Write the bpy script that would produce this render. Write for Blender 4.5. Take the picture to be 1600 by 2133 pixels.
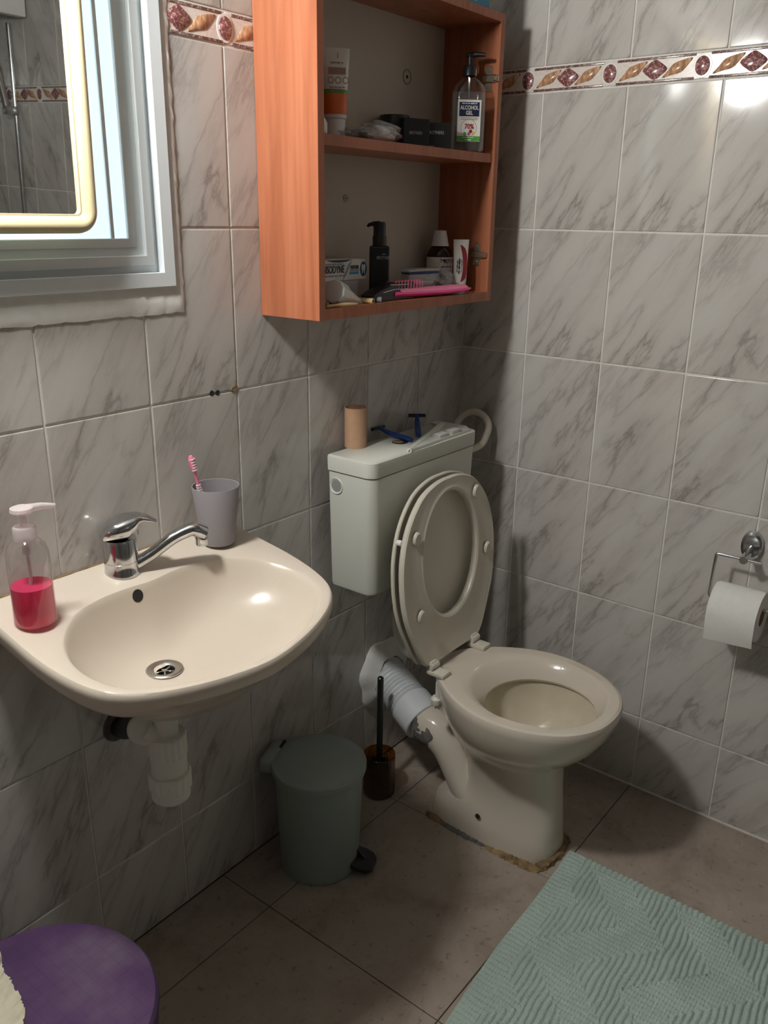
import bpy, bmesh, math, random
import numpy as np
from mathutils import Vector, Matrix, Euler
random.seed(7)
rng = np.random.default_rng(7)
S = bpy.context.scene
COL = S.collection
for o in list(bpy.data.objects):
    bpy.data.objects.remove(o)
PI = math.pi
# ------------------------------------------------------------------ camera
CAM = np.array([-1.8832, -1.2074, 1.3974])
YAW, PITCH, ROLL, FPX = .9130, -.3351, .0162, 1770.32
IW, IH = 1600, 2133
def cam_axes():
    cy, sy, cp, sp = math.cos(YAW), math.sin(YAW), math.cos(PITCH), math.sin(PITCH)
    f = np.array([sy*cp, cy*cp, sp]); r = np.array([cy, -sy, 0.]); u = np.cross(r, f)
    cr, sr = math.cos(ROLL), math.sin(ROLL)
    return cr*r+sr*u, -sr*r+cr*u, f
AX_R, AX_U, AX_F = cam_axes()
cd = bpy.data.cameras.new('camera'); co = bpy.data.objects.new('camera', cd); COL.objects.link(co)
cd.sensor_fit = 'HORIZONTAL'; cd.sensor_width = 36; cd.lens = 36*FPX/IW; cd.clip_start = .02
co.matrix_world = Matrix(((AX_R[0], AX_U[0], -AX_F[0], CAM[0]), (AX_R[1], AX_U[1], -AX_F[1], CAM[1]), (AX_R[2], AX_U[2], -AX_F[2], CAM[2]), (0, 0, 0, 1)))
S.camera = co
S.view_settings.view_transform = 'Standard'; S.view_settings.look = 'None'
S.view_settings.gamma = 1; S.view_settings.use_curve_mapping = False
S.view_settings.exposure = 0.42
KEY = 165.0      # radiance of the opal globe of the pendant lamp
PANE = 0.8      # radiance of the frosted pane behind the mirror
wd = bpy.data.worlds.new('world'); S.world = wd; wd.use_nodes = True
wd.node_tree.nodes['Background'].inputs[0].default_value = (.75, .85, 1, 1)
wd.node_tree.nodes['Background'].inputs[1].default_value = 1.0

def bp(px, py, ax, v):
    """photo pixel -> point on the plane axis=v"""
    d = AX_R*((px-IW/2)/FPX) - AX_U*((py-IH/2)/FPX) + AX_F
    return CAM + d*((v-CAM[ax])/d[ax])
X, Y, Z = 0, 1, 2
# ------------------------------------------------------------------ materials
def hexc(*c):
    return tuple((v/255/12.92 if v/255 <= .04045 else ((v/255+.055)/1.055)**2.4) for v in c)
class NT:
    def __init__(s, name):
        s.m = bpy.data.materials.new(name); s.m.use_nodes = True
        s.t = s.m.node_tree; s.b = s.t.nodes['Principled BSDF']; s.out = s.t.nodes['Material Output']
    def n(s, kind, **kw):
        nd = s.t.nodes.new(kind)
        for k, v in kw.items():
            if k in nd.inputs: nd.inputs[k].default_value = v
            else: setattr(nd, k, v)
        return nd
    def l(s, a, b): s.t.links.new(a, b)
    def set(s, **kw):
        for k, v in kw.items():
            k = k.replace('_', ' ')
            if isinstance(v, tuple) and len(v) == 3: v = v+(1,)
            s.b.inputs[k].default_value = v
        return s
    def ramp(s, fac, stops, interp='LINEAR'):
        r = s.t.nodes.new('ShaderNodeValToRGB'); e = r.color_ramp.elements; r.color_ramp.interpolation = interp
        while len(e) < len(stops): e.new(.5)
        for i, (p, c) in enumerate(stops):
            e[i].position = p; e[i].color = tuple(c)+(1,)
        s.l(fac, r.inputs[0]); return r.outputs[0]
    def mix(s, f, a, b, mode='MIX'):
        nd = s.t.nodes.new('ShaderNodeMix'); nd.data_type = 'RGBA'; nd.blend_type = mode
        for sock, v in ((nd.inputs[0], f), (nd.inputs[6], a), (nd.inputs[7], b)):
            if hasattr(v, 'is_linked'): s.l(v, sock)
            else: sock.default_value = v if not isinstance(v, tuple) else v+(1,)
        return nd.outputs[2]
    def math(s, op, a, b=0.):
        nd = s.t.nodes.new('ShaderNodeMath'); nd.operation = op
        for i, v in enumerate((a, b)):
            if hasattr(v, 'is_linked'): s.l(v, nd.inputs[i])
            else: nd.inputs[i].default_value = v
        return nd.outputs[0]
    def bump(s, h, strength=.3, dist=.002):
        b = s.n('ShaderNodeBump'); b.inputs['Strength'].default_value = strength; b.inputs['Distance'].default_value = dist
        s.l(h, b.inputs['Height']); s.l(b.outputs[0], s.b.inputs['Normal'])
def plain(name, col, rough=.5, metal=0., noise=0., nscale=30., spec=.5, bump=0., coat=0.):
    t = NT(name); t.set(Base_Color=col, Roughness=rough, Metallic=metal, Specular_IOR_Level=spec, Coat_Weight=coat)
    if noise or bump:
        tc = t.n('ShaderNodeTexCoord'); nz = t.n('ShaderNodeTexNoise', Scale=nscale, Detail=4.); t.l(tc.outputs['Object'], nz.inputs['Vector'])
        if noise:
            a = tuple(max(0, c*(1-noise)) for c in col); b = tuple(min(1, c*(1+noise)) for c in col)
            t.l(t.ramp(nz.outputs['Fac'], [(.3, a), (.7, b)]), t.b.inputs['Base Color'])
        if bump: t.bump(nz.outputs['Fac'], bump)
    return t.m
def emis(name, col, s):
    t = NT(name); t.set(Base_Color=(.8, .8, .8), Emission_Color=col, Emission_Strength=s, Roughness=.3); return t.m
def thin(name, tint, refl=.12, rough=.05, dif=0., difcol=(.8, .8, .8)):
    """thin clear plastic / glass wall"""
    t = NT(name); t.t.nodes.remove(t.b)
    tr = t.n('ShaderNodeBsdfTransparent', Color=tint+(1,)); gl = t.n('ShaderNodeBsdfGlossy', Roughness=rough)
    lw = t.n('ShaderNodeLayerWeight', Blend=.35)
    f = t.math('ADD', t.math('MULTIPLY', lw.outputs['Facing'], .35), refl*.4)
    mx = t.n('ShaderNodeMixShader'); t.l(f, mx.inputs[0]); t.l(tr.outputs[0], mx.inputs[1]); t.l(gl.outputs[0], mx.inputs[2])
    o = mx.outputs[0]
    if dif:
        df = t.n('ShaderNodeBsdfDiffuse', Color=difcol+(1,)); m2 = t.n('ShaderNodeMixShader'); m2.inputs[0].default_value = dif
        t.l(o, m2.inputs[1]); t.l(df.outputs[0], m2.inputs[2]); o = m2.outputs[0]
    t.l(o, t.out.inputs[0]); return t.m

def marble():
    t = NT('marble_tile'); uv = t.n('ShaderNodeUVMap'); oi = t.n('ShaderNodeObjectInfo')
    off = t.n('ShaderNodeCombineXYZ'); 
    t.l(t.math('MULTIPLY', t.math('FLOOR', t.math('MULTIPLY', oi.outputs['Random'], 5.)), 3.7), off.inputs[2])
    t.l(t.math('MULTIPLY', oi.outputs['Random'], .03), off.inputs[0])
    add = t.n('ShaderNodeVectorMath', operation='ADD'); t.l(uv.outputs[0], add.inputs[0]); t.l(off.outputs[0], add.inputs[1])
    mp = t.n('ShaderNodeMapping'); mp.inputs['Rotation'].default_value = (0, 0, math.radians(-58)); t.l(add.outputs[0], mp.inputs[0])
    sc = t.n('ShaderNodeMapping'); sc.inputs['Scale'].default_value = (2.1, 9.5, 1); t.l(mp.outputs[0], sc.inputs[0])
    nz = t.n('ShaderNodeTexNoise', Scale=1., Detail=7., Roughness=.6, Distortion=.25); t.l(sc.outputs[0], nz.inputs['Vector'])
    nz2 = t.n('ShaderNodeTexNoise', Scale=.55, Detail=3., Roughness=.5, Distortion=.4); t.l(sc.outputs[0], nz2.inputs['Vector'])
    v = t.math('ABSOLUTE', t.math('SUBTRACT', nz.outputs['Fac'], .5))
    vein = t.ramp(v, [(0, (1, 1, 1)), (.012, (.55, .55, .55)), (.035, (.2, .2, .2)), (.11, (0, 0, 0))])
    cloud = t.ramp(nz2.outputs['Fac'], [(.36, (0, 0, 0)), (.62, (1, 1, 1))])
    base = t.mix(cloud, hexc(203, 200, 194), hexc(193, 188, 182))
    vm = t.math('MULTIPLY', vein, t.math('ADD', t.math('MULTIPLY', cloud, .78), .06))
    sm = t.n('ShaderNodeTexNoise', Scale=2.4, Detail=9., Roughness=.72, Distortion=.3); t.l(sc.outputs[0], sm.inputs['Vector'])
    sf = t.math('MULTIPLY', t.ramp(sm.outputs['Fac'], [(.50, (0, 0, 0)), (.68, (1, 1, 1))]), t.math('MULTIPLY', cloud, .55))
    base = t.mix(sf, base, hexc(158, 150, 144))
    col = t.mix(vm, base, hexc(122, 114, 108))
    t.l(col, t.b.inputs['Base Color']); t.set(Roughness=.09, Specular_IOR_Level=.5)
    w = t.n('ShaderNodeTexNoise', Scale=11., Detail=0.); t.l(uv.outputs[0], w.inputs['Vector']); t.bump(w.outputs['Fac'], .02, .003)
    return t.m
def mottled(name, c1, c2, c3, scale=160., stretch=(1, 1, 1), rot=0., rough=.2):
    t = NT(name); tc = t.n('ShaderNodeTexCoord'); mp = t.n('ShaderNodeMapping'); mp.inputs['Scale'].default_value = stretch
    mp.inputs['Rotation'].default_value = (0, 0, rot); t.l(tc.outputs['Object'], mp.inputs[0])
    nz = t.n('ShaderNodeTexNoise', Scale=scale, Detail=3., Roughness=.6, Distortion=.8); t.l(mp.outputs[0], nz.inputs['Vector'])
    t.l(t.ramp(nz.outputs['Fac'], [(.38, c1), (.52, c2), (.66, c3)]), t.b.inputs['Base Color']); t.set(Roughness=rough); return t.m
def floor_mat():
    t = NT('floor_tile'); g = t.n('ShaderNodeNewGeometry')
    a = t.n('ShaderNodeTexNoise', Scale=7., Detail=6., Roughness=.65, Distortion=.6); t.l(g.outputs['Position'], a.inputs['Vector'])
    b = t.n('ShaderNodeTexNoise', Scale=55., Detail=5., Roughness=.7); t.l(g.outputs['Position'], b.inputs['Vector'])
    c = t.n('ShaderNodeTexNoise', Scale=2.1, Detail=2.); t.l(g.outputs['Position'], c.inputs['Vector'])
    base = t.ramp(a.outputs['Fac'], [(.3, hexc(138, 122, 110)), (.45, hexc(158, 144, 132)), (.7, hexc(174, 162, 150))])
    base = t.mix(t.ramp(c.outputs['Fac'], [(.4, (0, 0, 0)), (.65, (.5, .5, .5))]), base, hexc(156, 142, 128))
    spots = t.ramp(b.outputs['Fac'], [(.30, (.8, .8, .8)), (.42, (0, 0, 0))])
    t.l(t.mix(spots, base, hexc(104, 84, 70)), t.b.inputs['Base Color']); t.set(Roughness=.42, Specular_IOR_Level=.4)
    t.bump(b.outputs['Fac'], .08, .002); return t.m
def wood():
    t = NT('cherry_laminate'); tc = t.n('ShaderNodeTexCoord'); mp = t.n('ShaderNodeMapping'); mp.inputs['Scale'].default_value = (22, 22, 1.6)
    t.l(tc.outputs['Object'], mp.inputs[0])
    a = t.n('ShaderNodeTexNoise', Scale=1., Detail=6., Roughness=.55, Distortion=1.2); t.l(mp.outputs[0], a.inputs['Vector'])
    mp2 = t.n('ShaderNodeMapping'); mp2.inputs['Scale'].default_value = (90, 90, 4); t.l(tc.outputs['Object'], mp2.inputs[0])
    b = t.n('ShaderNodeTexNoise', Scale=1., Detail=3.); t.l(mp2.outputs[0], b.inputs['Vector'])
    col = t.ramp(a.outputs['Fac'], [(.25, hexc(152, 88, 58)), (.5, hexc(174, 106, 74)), (.75, hexc(188, 122, 90))])
    col = t.mix(t.ramp(b.outputs['Fac'], [(.35, (.35, .35, .35)), (.6, (0, 0, 0))]), col, hexc(146, 82, 54))
    t.l(col, t.b.inputs['Base Color']); t.set(Roughness=.38, Specular_IOR_Level=.4); return t.m

M = dict(
    tile=marble(), floor=floor_mat(), wood=wood(),
    grout=plain('grout', hexc(224, 220, 212), .8, noise=.06, nscale=60), fgrout=plain('floor_grout', hexc(84, 72, 62), .9, noise=.2, nscale=40),
    plaster=plain('plaster', hexc(232, 231, 225), .8, noise=.05, nscale=40, bump=.6), ceil=plain('ceiling_paint', hexc(132, 131, 128), .85, noise=.04, nscale=6, bump=.2),
    frame=plain('white_aluminium', hexc(226, 232, 234), .35), gasket=plain('grey_gasket', hexc(160, 168, 172), .5),
    pane=emis('frosted_pane', (.66, .87, 1.0), PANE), globe=emis('opal_globe', (1.0, .985, .955), KEY),
    mframe=plain('beige_plastic', hexc(214, 200, 160), .3), mirror=plain('mirror_glass', (.82, .84, .83), .015, 1.),
    cab_back=plain('cabinet_back_board', hexc(196, 186, 172), .55), dark=plain('dark_hole', (.02, .018, .015), .8),
    ceramic=plain('cream_ceramic', hexc(218, 206, 190), .2), toilet=plain('toilet_ceramic', hexc(212, 202, 187), .12, coat=.3),
    bowl_in=plain('bowl_glaze', hexc(206, 196, 174), .15, noise=.06, nscale=18),
    cistern=plain('white_plastic', hexc(216, 218, 208), .28), seat=plain('seat_plastic', hexc(214, 208, 193), .3),
    grey_plug=plain('grey_plug', hexc(150, 152, 150), .4), chrome=plain('chrome', (.62, .63, .64), .12, 1., noise=.08, nscale=60),
    steel=plain('steel', (.5, .48, .45), .3, 1.), pvc=plain('white_pvc', hexc(222, 220, 210), .4), pvc2=plain('grey_white_pvc', hexc(214, 218, 220), .35),
    hose=plain('cream_hose', hexc(214, 206, 188), .45), rubber=plain('black_rubber', (.02, .02, .02), .5),
    bin=plain('grey_green_plastic', hexc(146, 156, 150), .45), black=plain('black_plastic', (.012, .012, .012), .38),
    cup=plain('grey_plastic', hexc(146, 141, 144), .5), pink=plain('pink_plastic', hexc(240, 130, 165), .35), white=plain('white_plastic_gloss', hexc(236, 236, 232), .35),
    paper=plain('tissue_paper', hexc(232, 232, 226), .9, noise=.02, nscale=90, bump=.15), card=plain('cardboard', hexc(186, 148, 118), .8, noise=.05, nscale=80),
    razor=plain('navy_plastic', hexc(28, 66, 140), .35), razor_d=plain('dark_blue_plastic', hexc(16, 24, 44), .4),
    button=plain('grey_button', hexc(190, 190, 184), .35), mat=plain('sage_chenille', hexc(176, 192, 183), .95, noise=.08, nscale=9, spec=.1),
    purple=None, cream=plain('cream_cloth', hexc(214, 206, 182), .9, noise=.08, nscale=60),
    maroon=mottled('maroon_glaze', hexc(112, 66, 66), hexc(134, 84, 82), hexc(205, 170, 165), 190.), leafg=mottled('amber_glaze', hexc(150, 118, 92), hexc(200, 150, 112), hexc(224, 190, 158), 60., (2.4, .7, 1), .9),
    stripe=mottled('brown_glaze', hexc(84, 62, 58), hexc(120, 92, 86), hexc(190, 170, 160), 330.), border=mottled('border_glaze', hexc(222, 212, 200), hexc(228, 220, 212), hexc(214, 196, 182), 70.),
    ring=plain('white_glaze', hexc(232, 228, 222), .15),
    clear=thin('clear_plastic', (.93, .93, .93)), clear2=thin('clear_gel', (.88, .9, .9), .1, .05, .12, (.7, .72, .72)), milky=thin('milky_plastic', (.95, .88, .88), .15, .2, .45, (.9, .82, .82)),
    bag=thin('crumpled_clear_film', (.86, .86, .86), .25, .15, .25, (.75, .74, .73)), amber=thin('amber_glass', (.66, .42, .20), .12),
    soap=thin('pink_soap', (1, .22, .38), .05, .1, .6, (.92, .07, .2)), navy=plain('navy_print', hexc(34, 42, 72), .4), green=plain('green_print', hexc(96, 166, 76), .4), red=plain('red_print', hexc(170, 32, 40), .4),
    dred=plain('dark_red_print', hexc(150, 44, 52), .4), ink=plain('dark_ink', hexc(44, 50, 66), .5), blue=plain('blue_print', hexc(24, 70, 140), .4), cyan=plain('cyan_print', hexc(60, 160, 200), .4), lgrey=plain('grey_print', hexc(150, 156, 170), .5),
    label=plain('white_label', hexc(238, 234, 226), .4), orange=plain('orange_print', hexc(222, 110, 48), .4), tan=plain('tan_print', hexc(176, 140, 122), .5), yellow=plain('yellow_print', hexc(230, 200, 90), .5), magenta=plain('magenta_print', hexc(200, 90, 160), .5),
    bottle_brown=plain('brown_bottle', hexc(54, 30, 26), .2), bluebox=plain('blue_carton', hexc(62, 140, 176), .5), bamboo=plain('bamboo', hexc(206, 178, 128), .6, noise=.08), brass=plain('hinge_metal', (.66, .58, .44), .28, 1.),
    hot=plain('hot_pink', hexc(236, 70, 150), .25), sil=plain('silver_line', (.75, .75, .75), .3, .6), greybox=plain('grey_carton', hexc(196, 194, 192), .6), stain=plain('ochre_mortar', hexc(138, 114, 80), .9, noise=.45, nscale=55, bump=.8), cement=plain('grey_cement', hexc(104, 100, 96), .9, noise=.35, nscale=60, bump=.6),
    liner=plain('curtain_rail', hexc(225, 225, 220), .4),
)
def purple():
    t = NT('purple_cloth'); tc = t.n('ShaderNodeTexCoord'); 
    nz = t.n('ShaderNodeTexNoise', Scale=9., Detail=4.); t.l(tc.outputs['Object'], nz.inputs['Vector'])
    base = t.ramp(nz.outputs['Fac'], [(.35, hexc(72, 46, 86)), (.5, hexc(86, 58, 96)), (.68, hexc(104, 86, 108))])
    br = t.n('ShaderNodeTexBrick', offset=0.); br.inputs['Scale'].default_value = 1.
    for k, v in (('Color1', (0, 0, 0, 1)), ('Color2', (0, 0, 0, 1)), ('Mortar', (1, 1, 1, 1)), ('Mortar Size', .0007), ('Brick Width', .021), ('Row Height', .021)): br.inputs[k].default_value = v
    t.l(tc.outputs['Object'], br.inputs['Vector'])
    t.l(t.mix(t.math('MULTIPLY', br.outputs['Color'], .2), base, hexc(50, 28, 64)), t.b.inputs['Base Color']); t.set(Roughness=.75)
    t.bump(nz.outputs['Fac'], .3, .006); M['purple'] = t.m
purple()

# ------------------------------------------------------------------ mesh helpers
def mesh(name, verts, faces, mat=None, uv=None, smooth=True):
    me = bpy.data.meshes.new(name); me.from_pydata([tuple(map(float, v)) for v in verts], [], faces)
    if mat: me.materials.append(mat)
    if uv is not None:
        l = me.uv_layers.new(name='UVMap'); vi = np.zeros(len(me.loops), dtype=np.int32); me.loops.foreach_get('vertex_index', vi)
        l.data.foreach_set('uv', np.asarray(uv, dtype=np.float32)[vi].ravel())
    bm = bmesh.new(); bm.from_mesh(me); bmesh.ops.recalc_face_normals(bm, faces=bm.faces); bm.to_mesh(me); bm.free()
    if smooth:
        me.polygons.foreach_set('use_smooth', [True]*len(me.polygons))
        if smooth != 'all': me.set_sharp_from_angle(angle=math.radians(smooth if isinstance(smooth, (int, float)) and smooth > 1 else 38))
    return me
def link(name, me, parent=None, loc=(0, 0, 0), rot=(0, 0, 0), scale=None):
    o = bpy.data.objects.new(name, me); COL.objects.link(o); o.location = loc; o.rotation_euler = rot
    if scale: o.scale = scale
    if parent: o.parent = parent
    return o
def thing(name, label, cat, loc=(0, 0, 0), rot=(0, 0, 0), group=None):
    o = bpy.data.objects.new(name, None); COL.objects.link(o); o.location = loc; o.rotation_euler = rot; o.empty_display_size = .03
    return tag(o, label, cat, group)
def tag(o, label, cat, group=None):
    o['label'] = label; o['category'] = cat
    if group: o['group'] = group
    return o
def struct(o, label=None):
    o['kind'] = 'structure'
    if label: o['label'] = label
    return o
def lathe(prof, n=40, sx=1., sy=1., cap=False):
    v, f = [], []
    for r, z in prof:
        for k in range(n):
            a = 2*PI*k/n; v.append((r*math.cos(a)*sx, r*math.sin(a)*sy, z))
    for i in range(len(prof)-1):
        for k in range(n):
            f.append((i*n+k, i*n+(k+1) % n, (i+1)*n+(k+1) % n, (i+1)*n+k))
    if prof[0][0] > 1e-6 and cap: f.append(tuple(range(n))[::-1])
    if prof[-1][0] > 1e-6 and cap: f.append(tuple((len(prof)-1)*n+k for k in range(n)))
    return v, f
def loft(rings, close=True, cap0=False, cap1=False):
    n = len(rings[0]); v = [p for r in rings for p in r]; f = []
    for i in range(len(rings)-1):
        for k in range(n if close else n-1):
            f.append((i*n+k, i*n+(k+1) % n, (i+1)*n+(k+1) % n, (i+1)*n+k))
    if cap0: f.append(tuple(range(n))[::-1])
    if cap1: f.append(tuple((len(rings)-1)*n+k for k in range(n)))
    return v, f
def crom(pts, n, closed=False):
    """Catmull-Rom resample"""
    P = np.array(pts, float); m = len(P); out = []
    segs = m if closed else m-1
    for q in range(n):
        t = q/(n if closed else n-1)*segs; i = min(int(t), segs-1); u = t-i
        g = (lambda k: P[k % m]) if closed else (lambda k: P[min(max(k, 0), m-1)])
        a, b, c, d = g(i-1), g(i), g(i+1), g(i+2)
        out.append(.5*((2*b)+(-a+c)*u+(2*a-5*b+4*c-d)*u*u+(-a+3*b-3*c+d)*u**3))
    return np.array(out)
def tube(path, rad, n=14, cap=True, sq=None):
    P = np.array(path, float); m = len(P)
    R = [rad]*m if not hasattr(rad, '__len__') else rad
    T = np.gradient(P, axis=0); T /= np.linalg.norm(T, axis=1)[:, None]+1e-12
    up = np.array([0, 0, 1.]) if abs(T[0][2]) < .9 else np.array([1., 0, 0])
    u = np.cross(up, T[0]); u /= np.linalg.norm(u); rings = []
    for i in range(m):
        u = u-T[i]*(u@T[i]); u /= np.linalg.norm(u); w = np.cross(T[i], u)
        rings.append([P[i]+R[i]*(math.cos(2*PI*k/n)*u*(sq or 1)+math.sin(2*PI*k/n)*w) for k in range(n)])
    return loft(rings, True, cap, cap)
def rbox(w, d, h, b=.002, seg=2, zc=False):
    bm = bmesh.new(); bmesh.ops.create_cube(bm, size=1.)
    for v in bm.verts: v.co = Vector((v.co.x*w, v.co.y*d, (v.co.z+(0 if zc else .5))*h))
    if b > 0: bmesh.ops.bevel(bm, geom=bm.edges[:]+bm.verts[:], offset=b, segments=seg, affect='EDGES', profile=.5)
    v = [tuple(x.co) for x in bm.verts]; bm.verts.index_update(); f = [tuple(x.index for x in fc.verts) for fc in bm.faces]; bm.free()
    return v, f
def shift(vf, d, rot=None):
    v, f = vf; A = np.array(v, float)
    if rot is not None: A = A@np.array(Euler(rot).to_matrix()).T
    return (A+np.array(d)), f
def join(*vfs):
    V, F = [], []
    for v, f in vfs:
        k = len(V); V += [tuple(p) for p in v]; F += [tuple(i+k for i in q) for q in f]
    return V, F
def part(name, vf, mat, parent=None, loc=(0, 0, 0), rot=(0, 0, 0), smooth=True):
    return link(name, mesh(name, vf[0], vf[1], mat, None, smooth), parent, loc, rot)
def prism(poly, t, bev=0.):
    """flat polygon (x,y) extruded along z 0..t with a small inset on top"""
    P = np.array(poly, float); n = len(P); c = P.mean(0)
    r = [[(p[0], p[1], 0) for p in P], [(p[0], p[1], t-bev) for p in P]]
    if bev: 
        d = P-c; L = np.linalg.norm(d, axis=1)[:, None]; Q = c+d*(1-bev/np.maximum(L, 1e-6)); r.append([(p[0], p[1], t) for p in Q])
    return loft(r, True, True, True)
def text(body, size, mat, parent, loc, rot, sx=1., name='lettering', ext=.0002, bold=0.):
    cu = bpy.data.curves.new('t', 'FONT'); cu.body = body; cu.size = size; cu.align_x = 'CENTER'; cu.align_y = 'CENTER'; cu.extrude = ext; cu.offset = bold; cu.resolution_u = 3
    o = bpy.data.objects.new('t', cu); COL.objects.link(o); bpy.context.view_layer.update()
    me = bpy.data.meshes.new_from_object(o.evaluated_get(bpy.context.evaluated_depsgraph_get())); bpy.data.objects.remove(o); bpy.data.curves.remove(cu)
    me.name = name; me.materials.clear(); me.materials.append(mat)
    return link(name, me, parent, loc, rot, (sx, 1, 1))
def raycast(me, off, px, py):
    from mathutils.bvhtree import BVHTree
    b = BVHTree.FromPolygons([tuple(v.co) for v in me.vertices], [tuple(p.vertices) for p in me.polygons])
    d = AX_R*((px-IW/2)/FPX)-AX_U*((py-IH/2)/FPX)+AX_F
    h, n, _, _ = b.ray_cast(Vector(CAM-off), Vector(d).normalized())
    n = n if n.dot(Vector(d)) < 0 else -n
    return np.array(h)+off, n
def smallprint(width, h, mat, parent, loc, rot):
    """print too small to read: a row of word-like dashes"""
    r_ = random.Random(int(width*1e5)); x = -width/2; b = []
    while x < width/2-h:
        w = min(r_.uniform(1.2, 3.4)*h, width/2-x); b.append(shift(rbox(w, h*r_.uniform(.6, .8), .0003, 0), (x+w/2, 0, 0))); x += w+h*.5
    return part('small_print', join(*b), mat, parent, loc, rot, smooth=False)
RA = (PI/2, 0, 0)            # local (x,y,z) -> (x, z, -y): face looking out of the left wall
RB = (PI/2, 0, -PI/2)        # local x -> -y : face looking out of the right wall

# ------------------------------------------------------------------ room shell
XL, YR, ZC = -2.62, -2.35, 2.27
TH, Z4, BH = .2923, .2034, .0518
def boxes(*bs):
    return join(*[shift(rbox(x1-x0, y1-y0, z1-z0, 0), ((x0+x1)/2, (y0+y1)/2, z0)) for x0, x1, y0, y1, z0, z1 in bs])
WX0, WX1, WZ0, WZ1 = -1.60, -.925, 1.283, 2.02      # window opening in the left wall
T_ = .0020                                            # tile face stands this far in front of the wall board
wl = struct(part('wall_left', boxes((XL-.1, WX0, T_, .2, 0, ZC), (WX1, .2, T_, .2, 0, ZC), (WX0, WX1, T_, .2, 0, WZ0), (WX0, WX1, T_, .2, WZ1, ZC)), M['grout'], smooth=False), 'marble tiled wall behind the basin')
wr = struct(part('wall_right', boxes((T_, .2, YR-.1, T_, 0, ZC)), M['grout'], smooth=False), 'marble tiled wall with the paper holder')
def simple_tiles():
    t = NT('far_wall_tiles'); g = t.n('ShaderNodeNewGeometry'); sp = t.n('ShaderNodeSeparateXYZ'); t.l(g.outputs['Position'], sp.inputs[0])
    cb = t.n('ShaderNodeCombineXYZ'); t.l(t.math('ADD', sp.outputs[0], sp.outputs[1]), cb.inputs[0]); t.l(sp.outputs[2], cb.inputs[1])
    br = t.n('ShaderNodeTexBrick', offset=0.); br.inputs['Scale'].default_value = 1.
    for k, v in (('Color1', hexc(118, 116, 112)+(1,)), ('Color2', hexc(112, 110, 106)+(1,)), ('Mortar', hexc(160, 155, 148)+(1,)), ('Mortar Size', .002), ('Brick Width', .2), ('Row Height', TH)): br.inputs[k].default_value = v  # tile tones darkened to keep the rear dim and the fill low
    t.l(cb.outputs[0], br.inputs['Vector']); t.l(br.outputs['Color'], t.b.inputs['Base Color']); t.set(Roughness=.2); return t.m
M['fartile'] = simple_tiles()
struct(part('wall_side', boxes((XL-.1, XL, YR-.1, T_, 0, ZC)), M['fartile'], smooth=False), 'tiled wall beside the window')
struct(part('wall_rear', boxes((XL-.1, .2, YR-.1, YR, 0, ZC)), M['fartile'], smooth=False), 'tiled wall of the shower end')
struct(part('ceiling', boxes((XL-.1, .2, YR-.1, .2, ZC, ZC+.1)), M['ceil'], smooth=False), 'painted ceiling, greyed to cut bounced light')  # dimness put into the paint colour, so less light bounces back
fl = struct(part('floor', boxes((XL-.1, .2, YR-.1, .2, -.1, -.003)), M['fgrout'], smooth=False), 'taupe tiled floor')

_cache = {}
def tile_mesh(poly, mat, bev=.0013, gap=.0019, depth=T_, key=None):
    """rectilinear ccw polygon (local x,y); front face at z=depth"""
    k = (tuple((round(a, 4), round(b, 4)) for a, b in poly), mat.name, depth)
    if k in _cache: return _cache[k]
    P = [Vector(p) for p in poly]; n = len(P)
    def inset(d):
        out = []
        for i in range(n):
            e0 = (P[i]-P[i-1]).normalized(); e1 = (P[(i+1) % n]-P[i]).normalized()
            out.append(P[i]+d*(Vector((-e0.y, e0.x))+Vector((-e1.y, e1.x))))
        return out
    rings = [[(p.x, p.y, 0) for p in inset(gap)], [(p.x, p.y, depth-bev) for p in inset(gap)], [(p.x, p.y, depth-bev*.3) for p in inset(gap+bev*.35)], [(p.x, p.y, depth) for p in inset(gap+bev*1.3)]]
    v, f = loft(rings); f.append(tuple(3*n+i for i in range(n)))
    me = mesh('tile', v, f, mat, [(p[0], p[1]) for p in v], smooth=8)
    _cache[k] = me; return me
def rect_minus(x0, x1, z0, z1, R):
    a0, a1, b0, b1 = R
    if x1 <= a0+1e-4 or x0 >= a1-1e-4 or z1 <= b0+1e-4 or z0 >= b1-1e-4: return [(x0, z0), (x1, z0), (x1, z1), (x0, z1)]
    inx0, inx1, inz0, inz1 = x0 >= a0-.012, x1 <= a1+.012, z0 >= b0-.012, z1 <= b1+.012
    if inx0 and inx1 and inz0 and inz1: return None
    if inx0 and inx1: return [(x0, z0), (x1, z0), (x1, b0), (x0, b0)] if not inz0 else [(x0, b1), (x1, b1), (x1, z1), (x0, z1)]
    if inz0 and inz1: return [(a1, z0), (x1, z0), (x1, z1), (a1, z1)] if not inx1 else [(x0, z0), (a0, z0), (a0, z1), (x0, z1)]
    if inx0 and inz1: return [(x0, z0), (x1, z0), (x1, z1), (a1, z1), (a1, b0), (x0, b0)]
    if inx1 and inz1: return [(x0, z0), (x1, z0), (x1, b0), (a0, b0), (a0, z1), (x0, z1)]
    if inx0 and inz0: return [(a1, z0), (x1, z0), (x1, z1), (x0, z1), (x0, b1), (a1, b1)]
    return [(x0, z0), (a0, z0), (a0, b1), (x1, b1), (x1, z1), (x0, z1)]
PLASTER = (-1.64, -.905, 1.238, 2.06)
rows = [(0, Z4)]+[(Z4+i*TH, Z4+(i+1)*TH) for i in range(5)]+[(Z4+5*TH+BH, Z4+6*TH+BH), (Z4+6*TH+BH, ZC)]
BZ0, BZ1 = Z4+5*TH, Z4+5*TH+BH
colsA = [0, -.192, -.389, -.586, -.785, -.985, -1.187, -1.387, -1.587, -1.787, -1.987, -2.187, -2.387, XL]
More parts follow.
